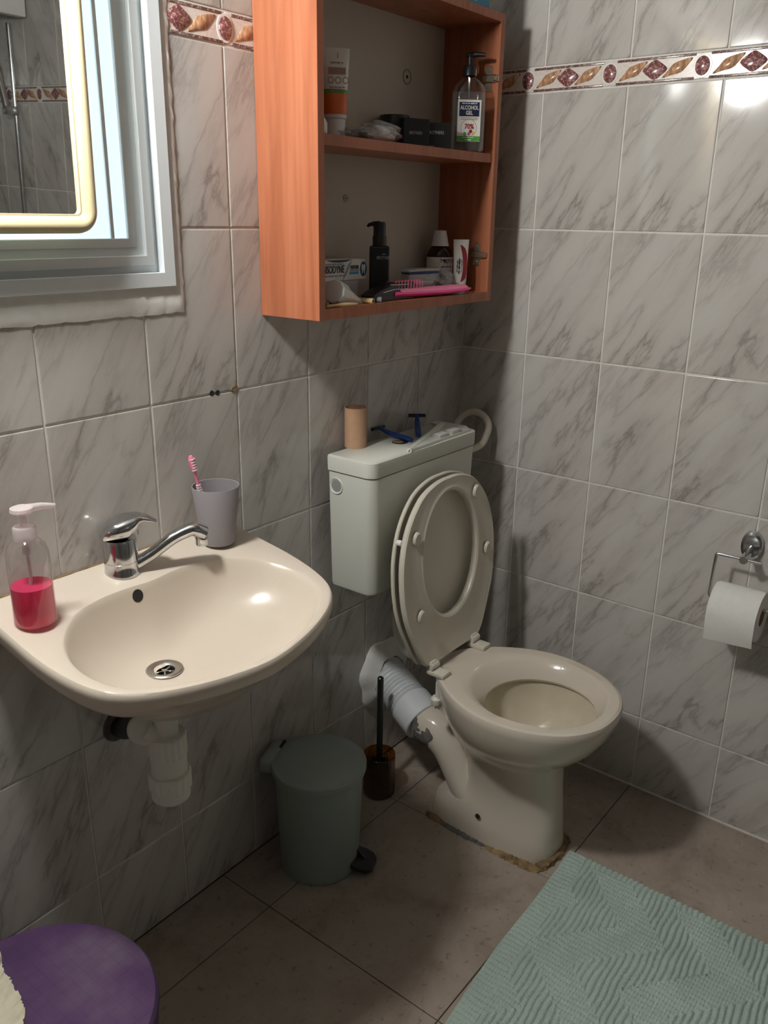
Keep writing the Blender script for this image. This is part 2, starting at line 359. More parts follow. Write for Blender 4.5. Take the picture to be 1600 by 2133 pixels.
colsB = [0]+[-.1849-.2*i for i in range(11)]+[YR]
def put_tile(wall, poly, is_b, base=M['tile']):
    xs = [p[0] for p in poly]; zs = [p[1] for p in poly]; cx, cz = (min(xs)+max(xs))/2, (min(zs)+max(zs))/2
    me = tile_mesh([(a-cx, b-cz) for a, b in poly], base)
    j = lambda: random.gauss(0, .0012)
    r = RB if is_b else RA
    loc = (T_, -cx, cz) if is_b else (cx, T_, cz)
    return link('tile', me, wall, loc, (r[0]+j(), r[1], r[2]+j()))
for i in range(len(colsA)-1):
    for z0, z1 in rows:
        p = rect_minus(colsA[i+1], colsA[i], z0, z1, PLASTER)
        if p: put_tile(wl, p, False)
for i in range(len(colsB)-1):
    for z0, z1 in rows:
        put_tile(wr, [(-colsB[i], z0), (-colsB[i+1], z0), (-colsB[i+1], z1), (-colsB[i], z1)], True)
# decorative border tiles
BL = .1965
oval = [(.0145*math.cos(a), .0178*math.sin(a)) for a in np.linspace(0, 2*PI, 24, endpoint=False)]
ringp = [(.0185*math.cos(a), .0225*math.sin(a)) for a in np.linspace(0, 2*PI, 28, endpoint=False)]
dia = [(-.026, 0)]+[(x, y) for x, y in ((-.012, -.0125), (0, -.0185), (.012, -.0125), (.026, 0), (.012, .0125), (0, .0185), (-.012, .0125))]
dia = [tuple(p) for p in crom(dia, 24, True)]
leafc = [(-.030, -.0165), (-.012, -.0125), (.008, -.0085), (.020, .003), (.030, .0165), (.012, .0145), (-.008, .0085), (-.019, -.004)]
leafc = [tuple(p) for p in crom(leafc, 24, True)]
me_oval = mesh('oval', *prism(oval, .0022, .0012), M['maroon'], None, 'all'); me_ring = mesh('ring', *prism(ringp, .0012, .0005), M['ring'])
me_dia = mesh('diamond', *prism(dia, .0018, .0008), M['maroon'], None, 'all'); me_leaf = mesh('leaf', *prism(leafc, .0018, .0009), M['leafg'], None, 'all')
me_str = mesh('stripe', *shift(rbox(BL-.03, .0048, .0014, .0003), (0, 0, -.0002)), M['stripe'])
def border(wall, c0, lim0, lim1, is_b):
    """tiles of length BL centred on c0+k*BL along the wall's right-hand direction"""
    for k in range(-12, 14):
        c = c0+k*BL; a, b = max(c-BL/2, lim0), min(c+BL/2, lim1)
        if b-a < .02: continue
        o = put_tile(wall, [(a, BZ0), (b, BZ0), (b, BZ1), (a, BZ1)], is_b, M['border']); o.name = 'border_tile'
        d = c-(a+b)/2; full = (b-a) > BL-.001
        fits = lambda x, w: (c+x-w >= lim0-.001 and c+x+w <= lim1+.001)
        def ad(nm, me, x, y, w, zz=T_-.0002):
            if fits(x, w): link(nm, me, o, (x+d, y, zz))
        ad('ring', me_ring, BL/2, 0, .018); 
        if fits(BL/2, .018): link('oval', me_oval, o, (BL/2+d, 0, T_+.0009))
        ad('diamond', me_dia, 0, 0, .025); ad('leaf', me_leaf, -.047, 0, .03); ad('leaf', me_leaf, .047, 0, .03)
        for s in (-1, 1):
            if full: link('stripe', me_str, o, (d, s*.0215, T_-.0004))
            else:
                L = b-a-.012; link('stripe', mesh('stripe', *rbox(max(L, .004), .0048, .0014, .0003), M['stripe']), o, (0, s*.0215, T_-.0004))
border(wl, -.877+BL*0, PLASTER[1]+.002, -.002, False)
border(wl, -.877-BL*5, XL+.002, PLASTER[0]-.002, False)
border(wr, .2437, .002, -YR-.002, True)
# floor tiles
fx = [0, -.437, -.887, -1.337, -1.787, -2.237, XL]; fy = [0, -.1455, -.582, -1.02, -1.457, -1.895, YR]
for i in range(6):
    for j in range(6):
        w, h = fx[i]-fx[i+1], fy[j]-fy[j+1]
        me = tile_mesh([(-w/2, -h/2), (w/2, -h/2), (w/2, h/2), (-w/2, h/2)], M['floor'], .001, .0011, .003)
        link('floor_tile', me, fl, ((fx[i]+fx[i+1])/2, (fy[j]+fy[j+1])/2, -.003))
struct(part('trim_1', boxes((-.004, .0, YR, 0, .0002, .004)), M['grout'], None, smooth=False), 'pale caulk line between the right wall and the floor')
# rough plaster around the window
def plaster():
    x0, x1, z0, z1 = PLASTER; N = 80; rings = []
    def per(a0, a1, b0, b1, jit):
        pts = []
        for (p, q) in (((a0, b0), (a1, b0)), ((a1, b0), (a1, b1)), ((a1, b1), (a0, b1)), ((a0, b1), (a0, b0))):
            for k in range(N):
                t = k/N; pts.append((p[0]+(q[0]-p[0])*t+random.gauss(0, jit), p[1]+(q[1]-p[1])*t+random.gauss(0, jit)))
        return pts
    A = per(x0-.004, x1+.004, z0-.004, z1, .0008); B = per(x0+.004, x1-.002, z0+.006, z1-.004, .0012); C_ = per(WX0, WX1, WZ0, WZ1, 0)
    mid = [((a[0]+b[0])/2, (a[1]+b[1])/2) for a, b in zip(B, C_)]
    rings = [[(p[0], .006, p[1]) for p in A], [(p[0], -.002+random.gauss(0, .0004), p[1]) for p in A], [(p[0], -.004+random.gauss(0, .0006), p[1]) for p in B], [(p[0], -.003+random.gauss(0, .0005), p[1]) for p in mid], [(p[0], .002, p[1]) for p in C_], [(p[0], .12, p[1]) for p in C_]]
    o = part('plaster_surround', loft(rings), M['plaster'], wl); o['label'] = 'rough white plaster around the window'
plaster()
# drilled holes and chipped grout
for px, py in ((441, 819), (453, 818)):
    p = bp(px, py, Y, 0); part('drill_hole', shift(lathe([(0, 0), (.0048, 0), (.0055, .0006), (.0045, .0012), (0, .0005)], 10), (0, 0, 0)), M['dark'], wl, (p[0], .0002, p[2]), RA)
p = bp(489, 809, Y, 0); part('broken_plug', prism([(-.012, -.002), (-.004, -.005), (.003, -.004), (.006, .002), (.002, .009), (-.002, .004), (-.008, .003)], .002), M['stain'], wl, (p[0], 0, p[2]), RA)

# ------------------------------------------------------------------ windows
def rect_ring_profile(x0, x1, z0, z1, prof):
    rings = []
    for off, y in prof:
        rings.append([(x0+off, y, z0+off), (x1-off, y, z0+off), (x1-off, y, z1-off), (x0+off, y, z1-off)])
    return loft(rings)
wt = bpy.data.objects.new('window_1', None); COL.objects.link(wt); wt.location = (-1.26, 0, 1.27); struct(wt, 'white aluminium window with frosted panes behind the mirror')
loc0 = (1.26, 0, -1.27)
FX0, FX1, FZ0, FZ1 = -1.60, -.921, 1.279, 2.02
part('frame', rect_ring_profile(FX0, FX1, FZ0, FZ1, [(0, .01), (0, -.008), (.001, -.0095), (.023, -.0095), (.0235, -.008), (.0235, .008), (.034, .008), (.034, .06)]), M['frame'], wt, loc0, smooth=30)
part('sash', rect_ring_profile(FX0, FX1, FZ0, FZ1, [(.0345, .03), (.0345, .0), (.036, -.001), (.050, -.001), (.0512, .0), (.0512, .007), (.064, .0075), (.0645, .006), (.077, .006), (.078, .007), (.078, .03)]), M['frame'], wt, loc0, smooth=30)
xm = bp(232, 480, Y, .012)[0]
part('pane', boxes((xm+.004, FX1-.077,   .012, .016, FZ0+.077, FZ1-.077)), M['pane'], wt, loc0, smooth=False)
part('pane', boxes((FX0+.077, xm-.004,   .012, .016, FZ0+.077, FZ1-.077)), M['pane'], wt, loc0, smooth=False)
part('glazing_bar', boxes((xm-.003, xm+.003, .009, .018, FZ0+.077, FZ1-.077)), M['frame'], wt, loc0, smooth=False)
part('backing', boxes((FX0+.03, FX1-.03, .06, .064, FZ0+.03, FZ1-.03)), M['frame'], wt, loc0, smooth=False)
# ------------------------------------------------------------------ mirror in front of the window
def mirror():
    r = thing('wall_mirror', 'rectangular mirror in a rounded beige plastic frame hanging over the window', 'mirror', (-1.33, -.035, 1.366), (math.radians(1.5), 0, 0))
    W, H, R = .49, .62, .032
    def rr(w, h, rad, y):
        pts = []
        for cx, cz, a0 in ((w/2-rad, h-rad, 0), (-w/2+rad, h-rad, 90), (-w/2+rad, rad, 180), (w/2-rad, rad, 270)):
            for k in range(9):
                a = math.radians(a0+k*90/8); pts.append((cx+rad*math.cos(a), y, cz+rad*math.sin(a)))
        return pts
    rings = []
    for ins, y in ((0, .012), (0, .0), (.0015, -.006), (.005, -.0105), (.010, -.0125), (.015, -.0115), (.020, -.008), (.0235, -.004), (.024, -.002), (.0265, -.002), (.027, .002), (.027, .006)):
        g = rr(W-2*ins, H-2*ins, max(R-ins, .008), y); rings.append([(a, b, c+ins) for a, b, c in g])
    part('frame', loft(rings), M['mframe'], r)
    g = rr(W-.05, H-.05, .01, .003); part('glass', ([(a, b, c+.025) for a, b, c in g], [tuple(range(len(g)))]), M['mirror'], r, smooth=False)
    part('backing', shift(rbox(W-.01, .006, H-.01, .002), (0, .011, .005)), M['mframe'], r)
    part('hook', tube([(0, .012, H-.03), (0, .018, H-.02), (0, .03, H-.02)], .003), M['steel'], r)
mirror()

# ------------------------------------------------------------------ cabinet
CX0, CX1, CD, CZ0, CZ1, CT = -.715, -.121, -.150, 1.215, 1.803, .016
cab = thing('wall_cabinet', 'open cherry wood wall cabinet without doors above the toilet', 'cabinet', ((CX0+CX1)/2, 0, CZ0))
cl = (-(CX0+CX1)/2, 0, -CZ0)
part('side_panel', boxes((CX0, CX0+CT, CD, -.001, CZ0, CZ1)), M['wood'], cab, cl, smooth=False)
part('side_panel', boxes((CX1-CT, CX1, CD, -.001, CZ0, CZ1)), M['wood'], cab, cl, smooth=False)
part('bottom_panel', boxes((CX0+CT, CX1-CT, CD+.0005, -.001, CZ0, CZ0+.02)), M['wood'], cab, cl, smooth=False)
part('top_panel', boxes((CX0+CT, CX1-CT, CD+.0005, -.001, CZ1-CT, CZ1)), M['wood'], cab, cl, smooth=False)
SH0, SH1 = 1.512, 1.530
part('shelf', boxes((CX0+CT, CX1-CT-.001, CD+.006, -.006, SH0, SH1)), M['wood'], cab, cl, smooth=False)
part('back_panel', boxes((CX0+CT, CX1-CT, -.006, -.002, CZ0+.02, CZ1-CT)), M['cab_back'], cab, cl, smooth=False)
for px, py, r in ((848, 160, .0155), (720, 413, .007)):
    p = bp(px, py, Y, -.006); q = part('screw_cap', lathe([(0, -.001), (r*.75, -.001), (r*.8, .0012), (r, .0012), (r, 0)], 20), M['grey_plug'], cab, (p[0]+cl[0], -.006, p[2]+cl[2]), RA)
    part('screw', lathe([(0, .0008), (r*.2, .0008), (r*.24, 0)], 12), M['dark'], q, (0, 0, 0))
def hinge(px, py):
    p = bp(px, py, X, CX1-CT); v = join(shift(rbox(.018, .0025, .05, .001, 1, True), (0, 0, 0)), shift(rbox(.034, .006, .016, .002, 1, True), (-.004, .003, 0)), shift(rbox(.012, .009, .012, .002, 1, True), (-.022, .004, 0)))
    h = part('hinge_plate', v, M['brass'], cab, (CX1-CT-.001, p[1], p[2]-CZ0-.0) if False else (CX1-CT-.001+cl[0], p[1]+cl[1], p[2]+cl[2]), (0, 0, PI/2))
    for s in (-.017, .017): part('screw', shift(lathe([(0, .001), (.004, .001), (.0042, -.001)], 12), (0, 0, 0)), M['steel'], h, (0, .0018, s), (-PI/2, 0, 0))
hinge(1018, 165); hinge(993, 530)

def xz(px, py, y):
    p = bp(px, py, Y, y); return p[0], p[2]
# --- upper shelf
def tube_prof(L, wcap, wtop, t0, n=28, cut=8):
    """squeeze tube standing on its cap: round at the bottom, flat crimp at the top"""
    rings = []
    for i in range(cut+1):
        t = i/cut; a = wcap+(wtop-wcap)*t; b = wcap*(1-t**1.3)+.0014
        rings.append([(a*math.cos(2*PI*k/n), b*math.sin(2*PI*k/n), t0+(L-t0)*t) for k in range(n)])
    return rings
def band(rings, i0, i1, off=.0004):
    out = []
    for r in rings[i0:i1+1]:
        out.append([(p[0]*(1+off/.02), p[1]+math.copysign(off, p[1]) if abs(p[1]) > 1e-6 else p[1], p[2]) for p in r])
    return out
x, z = xz(692, 268, -.085)
t = thing('sunscreen_tube', 'white and orange squeeze tube standing on its ribbed cap on the upper shelf', 'tube', (xz(698, 230, -.075)[0], -.075, SH1), (0, 0, math.radians(-40)))
rg = tube_prof(.152, .021, .027, .042, cut=16)
part('body', loft(rg, True, True, True), M['label'], t)
part('orange_band', loft(band(rg, 0, 5)), M['orange'], t); part('green_line', loft(band(rg, 5, 6)), M['green'], t)
part('cap', lathe([(.0165, 0), (.0185, .002), (.0195, .034), (.0215, .036), (.0215, .043), (.0, .043)], 20), M['white'], t)
for k in range(3):
    part('pictogram', shift(lathe([(.0042, 0), (.0052, .0004), (.0058, 0)], 16), (0, 0, 0)), M['tan'], t, (-.010+k*.0135, -.0150+.001*0-.0015*0, .098), RA)
text('I', .014, M['tan'], t, (.004, -.0080, .138), RA); smallprint(.024, .003, M['tan'], t, (.002, -.0100, .127), RA); smallprint(.030, .003, M['tan'], t, (.002, -.0172, .086), RA); smallprint(.028, .003, M['tan'], t, (.003, -.0178, .080), RA)
part('print_block', boxes((-.014, .018, -.0125, -.0122, .108, .119)), M['tan'], t, smooth=False)
x, z = xz(672, 262, -.06)
t = thing('cream_bottle', 'small white bottle half hidden behind the cabinet side next to the sunscreen', 'bottle', (-.684, -.125, SH1))
part('body', lathe([(0, 0), (.013, 0), (.0145, .003), (.0145, .018), (.010, .026), (.006, .03), (0, .03)], 24), M['white'], t)
part('cap', lathe([(.0065, .030), (.0065, .044), (.005, .046), (0, .046)], 20), M['white'], t)
def crumple(w, d, h, n=28, m=14, seed=1, amp=.2):
    r_ = np.random.default_rng(seed); ph = r_.uniform(0, 6.28, (6, 3)); fr = r_.uniform(2, 9, (6, 2)); rings = []
    for j in range(m+1):
        e = -PI/2+PI*j/m; row = []
        for k in range(n):
            a = 2*PI*k/n; s = 1+amp*sum(math.sin(fr[i, 0]*a*0+round(fr[i, 0])*a+fr[i, 1]*e+ph[i, 0]) for i in range(6))/3
            c = math.copysign(abs(math.cos(e))**.6, 1); row.append((w/2*c*math.cos(a)*s, d/2*c*math.sin(a)*s, h/2+h/2*math.sin(e)*(1+.5*amp*math.sin(round(fr[0, 1])*a+ph[1, 1]))))
        rings.append(row)
    return loft(rings, True, True, True)
x, z = xz(795, 285, -.11)
t = thing('wipes_packet', 'crumpled clear and white film packet lying on the upper shelf before the jar', 'packet', (x, -.105, SH1), (0, 0, .15))
part('contents', crumple(.085, .055, .030, seed=3, amp=.12), M['label'], t); part('film', crumple(.105, .066, .036, seed=5, amp=.35), M['bag'], t)
fl_ = part('flap', loft([[(.02+.035*s, -.02+.04*u, .026-.012*s*s+.004*math.sin(u*9)) for u in np.linspace(0, 1, 8)] for s in np.linspace(0, 1.15, 6)], False), M['bag'], t)
x, z = xz(661+74, 270, -.09)
t = tag(part('plastic_wrap', crumple(.06, .045, .02, seed=11, amp=.35), M['bag'], None, (x-.012, -.085, SH1)), 'thin flattened clear wrapper between the sunscreen tube and the packet', 'wrapper')
def pxw(px0, px1, py, y): return abs(bp(px1, py, Y, y)[0]-bp(px0, py, Y, y)[0])
def jar():
    y = -.042; x, _ = xz(826, 280, y); zt = xz(826, 241, y)[1]; r = .031
    t = thing('black_jar', 'round matt black jar with a wide lid on the upper shelf', 'jar', (x-.004, y+.003, SH1), (0, 0, -.8)); h = zt-SH1
    part('body', lathe([(0, 0), (r-.002, 0), (r, .002), (r, h*.62), (r-.001, h*.64), (0, h*.64)], 40), M['black'], t)
    part('lid', lathe([(0, h*.65), (r+.0005, h*.65), (r+.0005, h-.002), (r-.001, h), (0, h)], 40), M['black'], t)
    text('BROTHERS', .0085, M['greybox'], t, (.008, -r-.0006, h*.36), RA, .8); text('3', .011, M['ink'], t, (.020, -.0255, h*.16), (PI/2, 0, .7))
jar()
def carton(name, label, px0, px1, ptop, y, d, mats, rz, zb, txt=None, h=None):
    x0 = bp(px0, ptop, Y, y)[0]; x1 = bp(px1, ptop, Y, y)[0]; w = x1-x0; zt = bp((px0+px1)/2, ptop, Y, y)[2]; h = h or zt-zb
    t = thing(name, label, 'box', ((x0+x1)/2, y+d/2, zb), (0, 0, rz))
    part('carton', rbox(w, d, h, .0008, 1), mats, t); return t, w, d, h
t, w, d, h = carton('black_tin', 'upright black carton with grey lettering between the black jar and the wider box', 857, 892, 247, -.10, .03, M['black'], -.5, SH1)
text('BROTHERS', .0085, M['greybox'], t, (-.002, -d/2-.0006, h*.5), RA, .7); text('3', .012, M['ink'], t, (-.002, -d/2-.0006, h*.22), RA)
t, w, d, h = carton('black_carton', 'wider low black carton beside the sanitizer bottle on the upper shelf', 900, 938, 256, -.115, .035, M['black'], -.75, SH1)
text('BROTHERS', .009, M['greybox'], t, (0, -d/2-.0006, h*.62), RA, .8); part('silver_line', boxes((-.018, -.002, -d/2-.0006, -d/2, .006, .0065)), M['sil'], t, smooth=False)
def gel():
    y = -.112; x, _ = xz(972, 300, y)
    t = thing('hand_sanitizer_bottle', 'clear pump bottle of alcohol gel with a white label on the upper shelf', 'bottle', (x, y, SH1), (0, 0, math.radians(-48)))
    sx, sy, N = .037, .024, 36
    def ring(r, z, p=2.6):
        out = []
        for k in range(N):
            a = 2*PI*k/N; c, s_ = math.cos(a), math.sin(a); out.append((sx*r*math.copysign(abs(c)**(2/p), c), sy*r*math.copysign(abs(s_)**(2/p), s_), z))
        return out
    prof = [(.86, 0), (.97, .003), (1, .008), (1, .05), (1, .105), (.99, .113), (.93, .124), (.8, .134), (.6, .142), (.42, .147), (.36, .149), (.36, .158)]
    part('bottle', loft([ring(r, z) for r, z in prof], True, True, False), M['clear'], t)
    part('gel_fill', loft([ring(r*.95, z) for r, z in [(.84, .002), (.95, .005), (1, .01), (1, .118)]], True, True, True), M['clear2'], t)
    part('cap', lathe([(.0145, .150), (.0145, .166), (.012, .170), (.006, .171), (.006, .190), (0, .190)], 24), M['black'], t)
    part('pump_head', join(lathe([(.0, .186), (.009, .187), (.010, .191), (.007, .194), (0, .1945)], 20), tube([(0, 0, .190), (.016, -.006, .191), (.031, -.012, .189)], [.006, .005, .0035], 10)), M['black'], t)
    part('dip_tube', tube([(0, 0, .150), (.001, 0, .06), (.006, 0, .006)], .003, 8), M['clear'], t)
    lb = part('label', boxes((-.026, .024, -sy-.0007, -sy-.0003, .021, .102)), M['label'], t, smooth=False)
    yy = -sy-.0009
    part('navy_panel', boxes((-.0225, .0205, yy-.0002, yy, .070, .0975)), M['navy'], lb, smooth=False)
    part('green_strip', boxes((-.026, .024, yy-.0002, yy, .0215, .0315)), M['green'], lb, smooth=False)
    text('ALCOHOL', .0108, M['label'], lb, (-.001, yy-.0005, .0865), RA, .76, bold=.0002); text('GEL', .0108, M['label'], lb, (-.001, yy-.0005, .0765), RA, .8, bold=.0002)
    text('70%', .0135, M['red'], lb, (0, yy-.0004, .050), RA, .9, bold=.0003)
    c = [(.0165, 0), (.017, .0003), (.0175, 0)]; part('circle_line', lathe(c, 36), M['tan'], lb, (-.001, yy+.0002, .0475), RA, smooth=False)
    for dx, dz, mt in ((-.009, .036, 'green'), (.0, .036, 'magenta'), (.009, .037, 'yellow'), (.0035, .041, 'dred')): part('print_dot', lathe([(0, .0003), (.0034, .0003), (.0036, 0)], 14), M[mt], lb, (dx, yy+.0001, dz), RA)
    smallprint(.032, .0024, M['label'], lb, (-.001, yy-.0003, .0948), RA); smallprint(.026, .0026, M['label'], lb, (-.001, yy-.0003, .0288), RA); smallprint(.014, .0026, M['label'], lb, (-.001, yy-.0003, .0245), RA); smallprint(.036, .0018, M['tan'], lb, (0, yy-.0002, .0672), RA); smallprint(.038, .0018, M['tan'], lb, (0, yy-.0002, .0640), RA)
gel()
# --- on top of the cabinet
p0, p1 = bp(905, -40, Y, -.135), bp(1019, 20, Y, -.135)
t = thing('blue_box', 'blue carton with white print lying on top of the wooden cabinet', 'box', ((p0[0]+p1[0])/2, -.085, CZ1)); w = p1[0]-p0[0]
part('carton', rbox(w, .1, .07, .001, 1), M['bluebox'], t); smallprint(.085, .008, M['label'], t, (.012, -.0503, .025), RA); smallprint(.060, .007, M['label'], t, (.020, -.0503, .013), RA)
# --- bottom of cabinet
ZB = CZ0+.02
def sens():
    yf = -.062; XP = lambda px: bp(px, 560, Y, yf)[0]
    x0, x1 = CX0+CT+.002, XP(764); zt, zb = bp(720, 540, Y, yf)[2], bp(720, 584, Y, yf)[2]; w = x1-x0; h = zt-zb; c = (x0+x1)/2
    t2 = thing('grey_carton', 'pale grey toothpaste carton lying under the branded carton on the cabinet floor', 'box', (c-.012, yf+.022, ZB))
    part('carton', rbox(w-.026, .04, zb-ZB-.0005, .0006, 1), M['greybox'], t2); part('print', boxes((XP(682)-c, XP(694)-c, -.0206, -.0200, .006, .024)), M['lgrey'], t2, smooth=False)
    smallprint(.03, .005, M['lgrey'], t2, (XP(712)-c, -.0203, .022), RA); smallprint(.034, .003, M['lgrey'], t2, (XP(710)-c, -.0203, .013), RA)
    t = thing('toothpaste_carton', 'white toothpaste carton with navy lettering and a tooth emblem on the cabinet floor', 'box', (c, yf+.0205, zb))
    part('carton', rbox(w, .04, h, .0006, 1), M['label'], t); yy = -.0206; L = lambda px: XP(px)-c
    o = text('SENSODYNE', .020, M['ink'], t, (L(691), yy-.0001, h*.52), RA, 1., bold=.0003); o.scale[0] = (XP(718)-XP(664))/max(o.dimensions[0], .01)
    text('REPAIR', .0095, M['ink'], t, (L(739), yy-.0001, h*.60), RA, .85, bold=.0003); smallprint(.028, .004, M['lgrey'], t, (L(739), yy+.0002, h*.46), RA)
    part('cyan_bar', prism([(-.015, -.0025), (.013, -.0025), (.0145, .0025), (-.0135, .0025)], .0003), M['cyan'], t, (L(738), yy+.0002, h*.33), RA)
    rx = (XP(764)-XP(751))/2
    part('tooth_disc', lathe([(0, .0003), (.014, .0003), (.0143, 0)], 28, rx/.014, 1.), M['blue'], t, (L(757), yy+.0002, h*.50), RA)
    part('tooth', prism([(-.0055, .0095), (0, .008), (.0055, .0095), (.0064, .003), (.0042, -.009), (.0026, -.0105), (.0006, -.0015), (-.0006, -.0015), (-.0026, -.0105), (-.0042, -.009), (-.0064, .003)], .0003), M['label'], t, (L(757), yy-.0002, h*.50), RA)
    part('swoosh', loft([[(a, b, .0003), (a+q, b+.0008, .0003)] for a, b, q in ((-.016, -.019, .0015), (-.011, -.010, .006), (-.004, .002, .007), (.004, .012, .006), (.014, .018, .0015))], False), M['lgrey'], t, (L(725), yy+.0001, h*.5), RA)
    part('blue_arc', prism([(-.04, 0), (-.02, -.004), (0, -.005), (.02, -.004), (.04, 0)], .0003), M['navy'], t, (L(707), yy+.0002, h-.001), RA)
    smallprint(.062, .004, M['lgrey'], t, (L(694), yy+.0002, h*.78), RA); smallprint(.075, .004, M['lgrey'], t, (L(694), yy+.0002, h*.24), RA)
sens()
def pumpb():
    y = -.075; x0, x1 = bp(768, 560, Y, y)[0], bp(811, 560, Y, y)[0]; w = x1-x0; zt = bp(790, 512, Y, y)[2]; zh = bp(790, 462, Y, y)[2]
    t = thing('black_pump_bottle', 'matt black square pump bottle standing beside the toothpaste carton', 'bottle', ((x0+x1)/2, y, ZB), (0, 0, -.85)); h = zt-ZB; H = zh-ZB
    w *= .56
    part('body', rbox(w*1.05, w*.9, h, .004, 3), M['black'], t)
    part('collar', lathe([(.0145, h), (.0145, h+.018), (.013, h+.021), (.0125, H-.012), (0, H-.012)], 24), M['black'], t)
    part('pump_head', join(lathe([(.0128, H-.016), (.0128, H-.004), (.011, H), (0, H)], 24), tube([(0, 0, H-.004), (-.012, -.002, H-.004), (-.022, -.003, H-.006), (-.025, -.003, H-.010)], [.006, .005, .0035, .0025], 10)), M['black'], t)
    text('BROTHERS', .009, M['greybox'], t, (.009, -w*.45-.0006, h*.78), RA, .7); smallprint(.009, .0025, M['lgrey'], t, (.009, -w*.45-.0003, h*.85), RA)
pumpb()
def mouth():
    y = -.05; xc = bp(915, 560, Y, y)[0]; zt = bp(915, 480, Y, y)[2]; zc = bp(915, 512, Y, y)[2]; zl = bp(915, 532, Y, y)[2]; r = .030
    t = thing('mouthwash_bottle', 'dark brown mouthwash bottle with a white conical cap in the cabinet corner', 'bottle', (xc, y, ZB), (0, 0, -.6)); H, c, l = zt-ZB, zc-ZB, zl-ZB
    part('bottle', lathe([(0, 0), (r-.003, 0), (r, .003), (r, l), (r-.004, l+.010), (r-.010, c-.002), (.015, c+.002), (0, c+.002)], 36), M['bottle_brown'], t)
    part('cap', lathe([(.0205, c), (.0195, c+.004), (.0135, H-.001), (.012, H), (0, H)], 32), M['white'], t)
    n = 30; lab = part('label', loft([[((r+.0005)*math.cos(a), (r+.0005)*math.sin(a), zz) for a in np.linspace(math.radians(150), math.radians(345), n)] for zz in (.018, l-.003)], False), M['label'], t)
    text('מיקודיל'[::-1], .014, M['ink'], lab, (.005, -r-.0015, l*.86), (PI/2, 0, .1), .8); smallprint(.026, .0032, M['ink'], lab, (.005, -r-.0012, l*.70), (PI/2, 0, .1))
    part('arc', tube([(r*.55*math.cos(a)+.012, -r-.0005, l*.62+.022*math.sin(a)) for a in np.linspace(.5, PI-.2, 14)], .0005, 6), M['lgrey'], lab)
mouth()
def tpaste():
    y = -.105; x, _ = xz(957, 600, y); zt = bp(957, 499, Y, y)[2]
    t = thing('toothpaste_tube', 'white and dark red toothpaste tube standing on its cap by the hinge', 'tube', (x, y, ZB), (0, 0, math.radians(-40))); H = zt-ZB
    rg = tube_prof(H, .0145, .0185, .018, cut=14)
    part('body', loft(rg, True, True, True), M['label'], t); part('cap', lathe([(.012, 0), (.0125, .001), (.0135, .016), (.0135, .018), (0, .018)], 24), M['white'], t)
    def fy(zz): u = (zz-.018)/(H-.018); return -(.0145*(1-u**1.3)+.0014)
    def patch(pts, mat, nm, off=.0006):
        P_ = [(a, b) for a, b in pts]; part(nm, ([(a, fy(b)*math.sqrt(max(0, 1-(a/.0185)**2))-off, b) for a, b in P_], [tuple(range(len(P_)))]), mat, t, smooth=False)
    zz = np.linspace(.024, H-.012, 12)
    vs, fs = [], []
    for i, q in enumerate(zz):
        u = (q-.024)/(H-.036); a = -.003+.006*math.sin(PI*u); b = .013*math.sin(PI*min(1, max(0, u)))**.4+.001
        for k in range(5):
            xx = a+(b-a)*k/4; vs.append((xx, fy(q)*math.sqrt(max(0, 1-(xx/.0185)**2))-.0006, q))
    for i in range(11):
        for k in range(4): fs.append((i*5+k, i*5+k+1, (i+1)*5+k+1, (i+1)*5+k))
    part('red_swoosh', (vs, fs), M['dred'], t)
    smallprint(.034, .004, M['ink'], t, (-.0065, fy(H*.5)-.0012, H*.5), (PI/2-.08, PI/2, 0)); smallprint(.030, .003, M['lgrey'], t, (-.0015, fy(H*.5)-.0016, H*.5), (PI/2-.08, PI/2, 0)); smallprint(.026, .003, M['ink'], t, (-.0110, fy(H*.5)-.0002, H*.5), (PI/2-.08, PI/2, 0))
    part('line', boxes((-.011, .012, -.0148, -.0144, .0205, .021)), M['ink'], t, smooth=False)
tpaste()
def brush():
    y = -.118; a = bp(812, 612, Y, y); b = bp(956, 624, Y, y)
    t = thing('hair_brush', 'pink paddle hair brush lying with its bristles up on the cabinet floor', 'brush', (a[0], y, ZB)); L = b[0]-a[0]
    xs = np.linspace(0, L, 16)
    path = [(q, -.004*q/L-.012*(q/L)**2, .012-.003*math.sin(q/L*3)) for q in xs]; rad = [.010+.001*math.sin(i/15*PI) for i in range(13)]+[.0095, .008, .003]
    v, f = tube(path, rad, 16); v = np.array(v); v[:, 1] *= 1.7; v[:, 2] = .012+(v[:, 2]-.012)*.72
    part('handle', (v, f), M['hot'], t)
    v2 = v.copy(); v2[:, 2] += .0036; v2[:, 1] *= .93; v2 = v2[(16*1):(16*15)]; part('pad', (v2, [tuple(i-16 for i in q) for q in f if min(q) >= 16 and max(q) < 240 and len(q) == 4]), M['pink'], t)
    bb = []
    for i in range(19):
        for j in range(5):
            bb.append(shift(lathe([(.0007, 0), (.0006, .020), (0, .0205)], 5), (.004+i*.0052, -.012+j*.0055+.002*(i % 2), .017)))
    o = part('bristles', join(*bb), M['pink'], t); o['kind'] = 'stuff'
brush()
